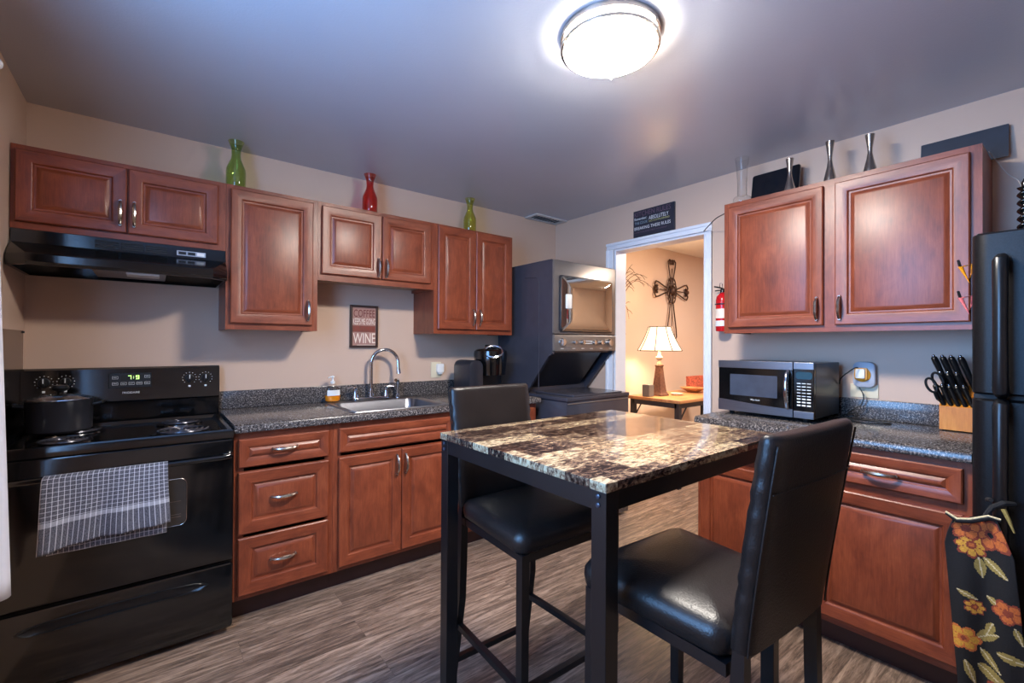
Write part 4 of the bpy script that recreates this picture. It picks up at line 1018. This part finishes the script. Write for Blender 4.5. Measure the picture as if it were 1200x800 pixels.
def leaner(name, y0, y1, z0, z1, xb, xt, th, mat, label, cat, r=.012):
    b = MB(); dx = (xt-xb)
    pl = rr(y1, y0, z0, z1, 0, r)
    f = lambda p, e: (xb+dx*(p[1]-z0)/(z1-z0)+e, p[0], p[1])
    b.loft([[f(p, -th) for p in pl], [f(p, 0) for p in pl]]); o = b.build(name, mat, None, 30); tag(o, label, cat); return rebase(o, (xb, (y0+y1)/2, z0))
leaner('black_panel', -1.79, -2.048, zt2+.002, 2.322, 3.29, 3.325, .010, 'tablet', 'glossy black panel leaning behind the clear glass vase', 'panel')
leaner('slate_board', -2.552, -2.838, zt2, 2.262, 3.345, 3.366, .008, 'slate_board', 'long dark slate board leaning at the right end of the cabinet top', 'board', .004)

# ------------------------------------------------------------------ dining table
TX0, TX1, TY0, TY1, TZ = 1.230, 2.125, -2.408, -1.690, 1.0
t = thing('dining_table', 'bar-height table with a brown patchwork marble top and black legs', 'table', ((TX0+TX1)/2, (TY0+TY1)/2, 0))
b = MB(); b.rbox(TX0, TX1, TY0, TY1, TZ-.021, TZ, .004, axis='z', e=.0015); b.build('tabletop', 'marble', t, 40)
b = MB(); i_ = .006; a_ = .022
b.box(TX0+.046, TX1-.046, TY0+i_, TY0+i_+a_, TZ-.066, TZ-.0215); b.box(TX0+.046, TX1-.046, TY1-i_-a_, TY1-i_, TZ-.066, TZ-.0215)
b.box(TX0+i_, TX0+i_+a_, TY0+.046, TY1-.046, TZ-.066, TZ-.0215); b.box(TX1-i_-a_, TX1-i_, TY0+.046, TY1-.046, TZ-.066, TZ-.0215)
b.build('apron', 'black_metal', t, 0)
for lx, ly in ((TX0+.004, TY0+.004), (TX1-.046, TY0+.004), (TX0+.004, TY1-.046), (TX1-.046, TY1-.046)):
    b = MB(); b.box(lx, lx+.042, ly, ly+.042, .006, TZ-.0215, 0, .0015); lg = b.build('leg', 'black_metal', t, 0)
    bb = MB(); bb.box(lx+.004, lx+.038, ly+.004, ly+.038, 0, .006); bb.build('foot_cap', 'black_matte', lg, 0)
    bb = MB(); sx = -1 if lx < 1.6 else 1; xx = lx if sx < 0 else lx+.042
    for z in (TZ-.033, TZ-.052): bb.lathe([(.0055, -.001*sx*-1), (.0055, .003*sx), (.003, .0045*sx), (.001, .0045*sx)], (xx, ly+.021, z), 12, axis='x')
    bb.build('bolts', 'slate', lg)

# ------------------------------------------------------------------ bar chairs
def make_chair():
    t = thing('bar_chair', '', 'chair', (0, 0, 0), 'black leather bar chairs')
    # local: faces +Y, seat front at y=0
    D, rec = .376, .056; wf, wb = .205, .172; zs0, zs1 = .690, .762
    def ring(ins, z, dome=0):
        out = []; n = 6; r = .045
        crn = ((wf-ins, -ins), (-(wf-ins), -ins), (-(wb+.012-ins), -D-.005+ins), (wb+.012-ins, -D-.005+ins))
        for k, (cx, cy) in enumerate(crn):
            sx = 1 if cx > 0 else -1; sy = 1 if k < 2 else -1
            a0 = {(1, 1): 0, (-1, 1): PI/2, (-1, -1): PI, (1, -1): 1.5*PI}[(sx, sy)]
            q = max(.01, r-ins)
            for i in range(n+1):
                a = a0+i/n*PI/2; out.append((cx-sx*q+q*math.cos(a), cy-sy*q+q*math.sin(a), z))
        return out
    b = MB(); b.loft([ring(.016, zs0), ring(.004, zs0+.010), ring(0, zs0+.030), ring(.002, zs0+.046), ring(.012, zs0+.060), ring(.035, zs0+.070), ring(.09, zs0+.076), ring(.15, zs0+.078)])
    b.build('seat', 'leather', t, 60)
    b = MB(); fr = .020
    for s in (-1, 1): b.loft([[(s*(wf-.022), -.022, z) for z in (zs0-.026, zs0-.001)]+[(s*(wf-.044), -.022, z) for z in (zs0-.001, zs0-.026)], [(s*(wb-.002), -D+.01, z) for z in (zs0-.026, zs0-.001)]+[(s*(wb-.024), -D+.01, z) for z in (zs0-.001, zs0-.026)]])
    b.box(-wf+.02, wf-.02, -.040, -.018, zs0-.026, zs0-.001); b.box(-wb, wb, -D, -D+.022, zs0-.026, zs0-.001); b.build('seat_frame', 'black_metal', t, 0)
    # backrest: upholstered slab, slightly bowed, leaning back
    b = MB(); nv, nu = 22, 12; zb0, zt0 = .722, 1.122; th = .042
    rings = []
    for j in range(nv+1):
        s = j/nv; z = zb0+(zt0-zb0)*s; hw = wb+(.180-wb)*s; y = -D-rec*s**1.15
        if j == 0: pass
        r_ = .012; pts = []
        def pt(x, yy): return (x, yy, z)
        wr = .0022*math.sin(s*46)+.0016*math.sin(s*79+1)
        bow = lambda x: .010*(1-(x/hw)**2)
        xs = [-hw+2*hw*i/nu for i in range(nu+1)]
        front = [(x, y-bow(x)*.6) for x in xs]; back = [(x, y-th-bow(x)*.6-.003*math.sin(PI*s)) for x in xs[::-1]]
        front[0] = (front[0][0]+.004+wr, front[0][1]-.006); front[-1] = (front[-1][0]-.004-wr, front[-1][1]-.006)
        back[0] = (back[0][0]-.004-wr, back[0][1]+.006); back[-1] = (back[-1][0]+.004+wr, back[-1][1]+.006)
        mid_r = (hw+.002-wr, y-th/2); mid_l = (-hw-.002+wr, y-th/2)
        rings.append([pt(*p) for p in front+[mid_r]+back+[mid_l]])
    # rounded top
    last = rings[-1]; cx_ = 0
    for k, (up, sh) in enumerate(((.008, .90), (.014, .66), (.016, .35))):
        cy_ = sum(p[1] for p in last)/len(last); rings.append([(p[0]*(1-(1-sh)*.05), cy_+(p[1]-cy_)*sh, p[2]+up) for p in last])
    b.loft(rings); bk = b.build('backrest', 'leather', t, 60)
    # piping seams on the rear face
    b = MB()
    for s_ in (-1, 1):
        pts = []
        for j in range(nv+1):
            s = j/nv; z = zb0+(zt0-zb0)*s; hw = wb+(.180-wb)*s; y = -D-rec*s**1.15-th-.0025; pts.append((s_*(hw-.004), y+.0045, z))
        b.tube(pts, .0022, 6)
    s = .78; z = zb0+(zt0-zb0)*s; hw = wb+(.180-wb)*s; y = -D-rec*s**1.15-th
    b.tube([(-hw+.006+2*(hw-.006)*i/12, y-.006*(1-(-1+2*i/12)**2)-.0022, z) for i in range(13)], .0014, 6)
    b.build('seam', 'leather', bk)
    # legs
    L = .0135
    for s in (-1, 1):
        b = MB(); b.tube([(s*(wf-.030), -.030, zs0-.002), (s*(wf-.028), -.028, .35), (s*(wf-.024), -.022, .004)], [L, L*.98, L*.86], square=True); lg = b.build('leg', 'black_metal', t, 0)
        bb = MB(); bb.lathe([(.006, .002), (.006, -.0)], (s*(wf-.024), -.022, 0), 8)
        bb = MB(); bb.box(s*(wf-.024)-.011, s*(wf-.024)+.011, -.033, -.011, 0, .006); bb.build('foot_cap', 'black_matte', lg, 0)
        b = MB(); b.tube([(s*(wb-.016), -D-.022, .745), (s*(wb-.016), -D-.020, zs0-.03), (s*(wb-.010), -D-.022, .40), (s*(wb-.004), -D-.085, .004)], [L*.8, L, L, L*.86], square=True); lg = b.build('leg', 'black_metal', t, 0)
        bb = MB(); bb.box(s*(wb-.004)-.011, s*(wb-.004)+.011, -D-.097, -D-.075, 0, .006); bb.build('foot_cap', 'black_matte', lg, 0)
        b = MB(); b.tube([(s*(wf-.028), -.034, .292), (s*(wb-.010), -D-.030, .292)], .0098, square=True); b.build('stretcher', 'black_metal', t, 0)
    b = MB(); b.tube([(-wf+.03, -.026, .292), (wf-.03, -.026, .292)], .0098, square=True); b.build('stretcher', 'black_metal', t, 0)
    b = MB(); b.tube([(-wb+.008, -D-.060, .155), (wb-.008, -D-.060, .155)], .0098, square=True); b.build('stretcher', 'black_metal', t, 0)
    return t
ch = make_chair(); ch['label'] = 'black leather bar chair on the near side of the table, its back to the camera'
ch.location = (1.521, -2.251, 0); ch.rotation_euler = (0, 0, -.053)
c2 = copy_tree(ch); c2['label'] = 'black leather bar chair behind the table, in front of the sink counter'
c2.location = (1.491, -2.060, 0); c2.rotation_euler = (0, 0, 3.123)

# ------------------------------------------------------------------ ceiling light
lx, ly = 1.745, -1.985
t = thing('ceiling_light', 'round flush ceiling light with brushed metal rings, switched on', 'ceiling light', (lx, ly, H))
b = MB(); b.lathe([(.170, H-.0008), (.176, H-.0008), (.176, H-.020), (.170, H-.022)], (lx, ly, 0), 64); b.build('upper_ring', 'nickel', t)
b = MB(); b.lathe([(.160, H-.003), (.1655, H-.004), (.1655, H-.047)], (lx, ly, 0), 64); b.build('side_band', 'side_band', t)
b = MB(); b.lathe([(.150, H-.047), (.1655, H-.0475), (.1655, H-.050), (.163, H-.058), (.14, H-.070), (.09, H-.080), (.03, H-.084), (.001, H-.0845)], (lx, ly, 0), 64); b.build('diffuser', 'diffuser', t)
b = MB(); b.lathe([(.166, H-.042), (.175, H-.042), (.175, H-.052), (.166, H-.053)], (lx, ly, 0), 64); b.build('lower_ring', 'nickel', t)
for k in range(3):
    a = math.radians(38+120*k); px, py = lx+.1755*math.cos(a), ly+.1755*math.sin(a)
    b = MB(); b.cyl((px, py, H-.018), (px, py, H-.058), .0022, n=8); b.sphere((px, py, H-.058), .004, 8); b.build('clip', 'nickel', t)

# ------------------------------------------------------------------ next room
t = thing('side_table', 'wooden side table with dark metal legs in the next room', 'side table', (4.75, -.50, 0))
SX, SXe, SYa, SYb, SZ = 4.16, 5.56, -.79, -.22, .80
b = MB(); b.rbox(SX, SXe, SYa, SYb, SZ-.028, SZ, .02, axis='z', e=.003); b.build('tabletop', 'oak', t)
b = MB(); 
for a in ((SX+.05, SXe-.05, SYa+.025, SYa+.045), (SX+.05, SXe-.05, SYb-.045, SYb-.025)): b.box(a[0], a[1], a[2], a[3], SZ-.075, SZ-.0285)
for a in ((SX+.02, SX+.04), (SXe-.04, SXe-.02)): b.box(a[0], a[1], SYa+.045, SYb-.045, SZ-.075, SZ-.0285)
b.build('apron', 'slate_dark', t, 0)
for x_ in (SX+.02, SXe-.065):
    for y_ in (SYa+.02, SYb-.065):
        b = MB(); b.box(x_, x_+.045, y_, y_+.045, 0, SZ-.0285); b.build('leg', 'slate_dark', t, 0)
        sx = 1 if x_ < 4.7 else -1; xx = x_+.022+sx*.022
        b = MB(); b.tube([(xx, y_+.022, SZ-.20), (xx+sx*.12, y_+.022, SZ-.07)], .007, 8); b.build('brace', 'slate_dark', t)
LX, LY = 4.40, -.42
t = thing('table_lamp', 'lit table lamp with a cream bell shade on the side table', 'lamp', (LX, LY, SZ))
def sq(w_, z, n=1): return [(LX+sx*w_, LY+sy*w_, z) for sx, sy in ((-1, -1), (1, -1), (1, 1), (-1, 1))]
b = MB(); b.loft([sq(.066, SZ+.0005), sq(.066, SZ+.014), sq(.058, SZ+.024), sq(.050, SZ+.04), sq(.043, SZ+.10), sq(.033, SZ+.20), sq(.026, SZ+.285), sq(.030, SZ+.290), sq(.030, SZ+.300), sq(.024, SZ+.306)]); b.build('base', 'resin', t, 20)
b = MB(); b.lathe([(.022, SZ+.305), (.024, SZ+.315), (.015, SZ+.330), (.014, SZ+.345), (.030, SZ+.362), (.033, SZ+.378), (.018, SZ+.392), (.013, SZ+.41), (.012, SZ+.425), (.010, SZ+.47)], (LX, LY, 0), 24); b.build('neck', 'resin_pale', t)
def hexr(k, z, n=8): return [(LX+k*math.cos(2*PI*i/n+PI/8), LY+k*math.sin(2*PI*i/n+PI/8), z) for i in range(n)]
z0, z1 = 1.243, 1.478
prof = [(.212, z0), (.180, z0+.055), (.149, z0+.115), (.122, z0+.180), (.104, z1)]
b = MB(); b.loft([hexr(k, z) for k, z in prof], cap=False); o = b.build('lamp_shade', 'shade', t, 15, recalc=True); md = o.modifiers.new('thick', 'SOLIDIFY'); md.thickness = .003
b = MB()
for i in range(8): b.tube([hexr(k+.003, z)[i] for k, z in prof], .0035, 6)
b.tube(hexr(.213, z0), .0035, 6, closed=True); b.tube(hexr(.105, z1), .0035, 6, closed=True); b.build('shade_trim', 'bronze', t)
pl = bpy.data.lights.new('table_lamp_bulb', 'POINT'); pl.energy = TABLE_LAMP_W; pl.color = (1, .78, .54); pl.shadow_soft_size = .05
po = bpy.data.objects.new('table_lamp_bulb', pl); po.location = (LX, LY, 1.36); COL.objects.link(po)
# small things on the side table
o = MB().box(4.205, 4.285, -.44, -.36, SZ+.0005, SZ+.115, 0, .004).build('candle_box', 'grey_box', None, 0); tag(o, 'small grey square candle box left of the table lamp', 'box'); rebase(o, (4.245, -.40, SZ))
b = MB(); b.lathe([(.03, SZ+.0005), (.055, SZ+.006), (.062, SZ+.020), (.056, SZ+.019), (.03, SZ+.008), (.001, SZ+.007)], (4.58, -.50, 0), 24)
o = b.build('trinket_dish', 'wax', None, 50); tag(o, 'tiny pale scalloped dish on the side table right of the lamp', 'dish'); rebase(o, (4.58, -.50, SZ))
b = MB(); b.lathe([(.05, SZ+.0005), (.056, SZ+.006), (.10, SZ+.030), (.13, SZ+.046), (.134, SZ+.050), (.122, SZ+.046), (.056, SZ+.014), (.001, SZ+.014)], (4.97, -.45, 0), 40)
o = b.build('wooden_bowl', 'brown_bowl', None, 50); tag(o, 'wide shallow wooden bowl on the side table', 'bowl'); rebase(o, (4.97, -.45, SZ))
b = MB(); b.loft([[(5.18, -.30, SZ+.001), (5.46, -.30, SZ+.001), (5.46, -.25, SZ+.001), (5.18, -.25, SZ+.001)], [(5.16, -.285, SZ+.15), (5.47, -.285, SZ+.15), (5.47, -.255, SZ+.15), (5.16, -.255, SZ+.15)]])
o = b.build('woven_box', 'red_pattern', None, 0); tag(o, 'red patterned box standing behind the wooden bowl', 'box'); rebase(o, (5.3, -.28, SZ))
# iron cross
t = thing('wall_cross', 'scrolled dark iron cross hung on the wall above the lamp', 'wall decor', (5.24, -.03, 1.35))
cx, cz = 5.235, 1.935; Y = -.028
def P2(x, z): return (cx+x, Y, cz+z)
def spiral(x, z, r, a0, turns, n=20, sgn=1): return [P2(x+r*(1-.8*i/n)*math.cos(a0+sgn*turns*2*PI*i/n), z+r*(1-.8*i/n)*math.sin(a0+sgn*turns*2*PI*i/n)) for i in range(n+1)]
def arm(ang, L, wd, base=.05):
    b = MB(); c, s = math.cos(ang), math.sin(ang)
    def T(u, v): return P2(u*c-v*s, u*s+v*c)
    for q in (-1, 1):
        pts = [T(base, q*.012), T(base+(L-base)*.35, q*wd*.45), T(base+(L-base)*.75, q*wd*.9), T(L*.93, q*wd), T(L, q*wd*.62)]
        for i in range(14): a = i/14*2.2*PI; r = wd*.34*(1-i/18); pts.append(T(L*.97-wd*.28+r*math.cos(a), q*(wd*.42-r*.3*math.sin(a)*1.2)))
        b.tube(pts, .0085, 6)
    b.tube([T(base, 0), T(L*.72, 0)], .006, 6); b.sphere(T(L*.93, 0), .03, 10); return b
for ang, L, wd in ((PI/2, .36, .075), (0, .34, .09), (PI, .34, .09), (-PI/2, .58, .10)): arm(ang, L, wd).build('scroll_arm', 'bronze', t)
b = MB()
for k in range(6): b.tube([P2(.055*math.cos(a)+.045*math.cos(k*PI/3), .085*math.sin(a)+.07*math.sin(k*PI/3)) for a in [2*PI*i/18 for i in range(18)]], .008, 6, closed=True)
b.sphere(P2(0, 0), .05, 14, 0, 1.3); b.build('rosette', 'bronze', t)
b = MB(); b.cyl((cx, Y+.004, cz), (cx, -.0005, cz), .012, n=8); b.build('wall_stud', 'bronze', t)
# dried branches: stand in a floor vase hidden left of the doorway
t = thing('floor_vase', 'dried branches arching past the left doorway jamb', 'plant', (3.78, -.30, 0))
b = MB(); b.lathe([(.08, .0), (.12, .02), (.15, .25), (.10, .5), (.06, .62), (.075, .66), (.06, .655), (.05, .6)], (3.78, -.30, 0), 28); b.build('vase', 'resin', t)
for k, (tx, tz, rise) in enumerate(((4.60, 1.90, 2.05), (4.52, 2.0, 2.02), (4.42, 1.96, 2.10), (4.30, 2.12, 1.9), (4.26, 1.56, 1.85), (4.54, 1.93, 1.98), (4.14, 1.36, 1.6))):
    b = MB(); pts = []; A_, B_, C_, D_ = Vector((3.78, -.30, .55)), Vector((3.76+.01*k, -.28, 1.5)), Vector((3.98+.03*k, -.26+.012*k, rise+.12)), Vector((tx, -.20+.01*k, tz))
    for i in range(21):
        s = i/20; pts.append(A_*(1-s)**3+B_*3*s*(1-s)**2+C_*3*s*s*(1-s)+D_*s**3)
    b.tube(pts, [.007*(1-.75*i/20) for i in range(21)], 6)
    for q in (14, 16, 18):
        d_ = Vector((.10, .01*(-1)**q, .035*(-1)**(q//2)-.01)); b.tube([pts[q], pts[q]+d_*.6+Vector((0, 0, .012)), pts[q]+d_], [.0035, .0028, .0014], 5)
    b.build('branch', 'twig', t)
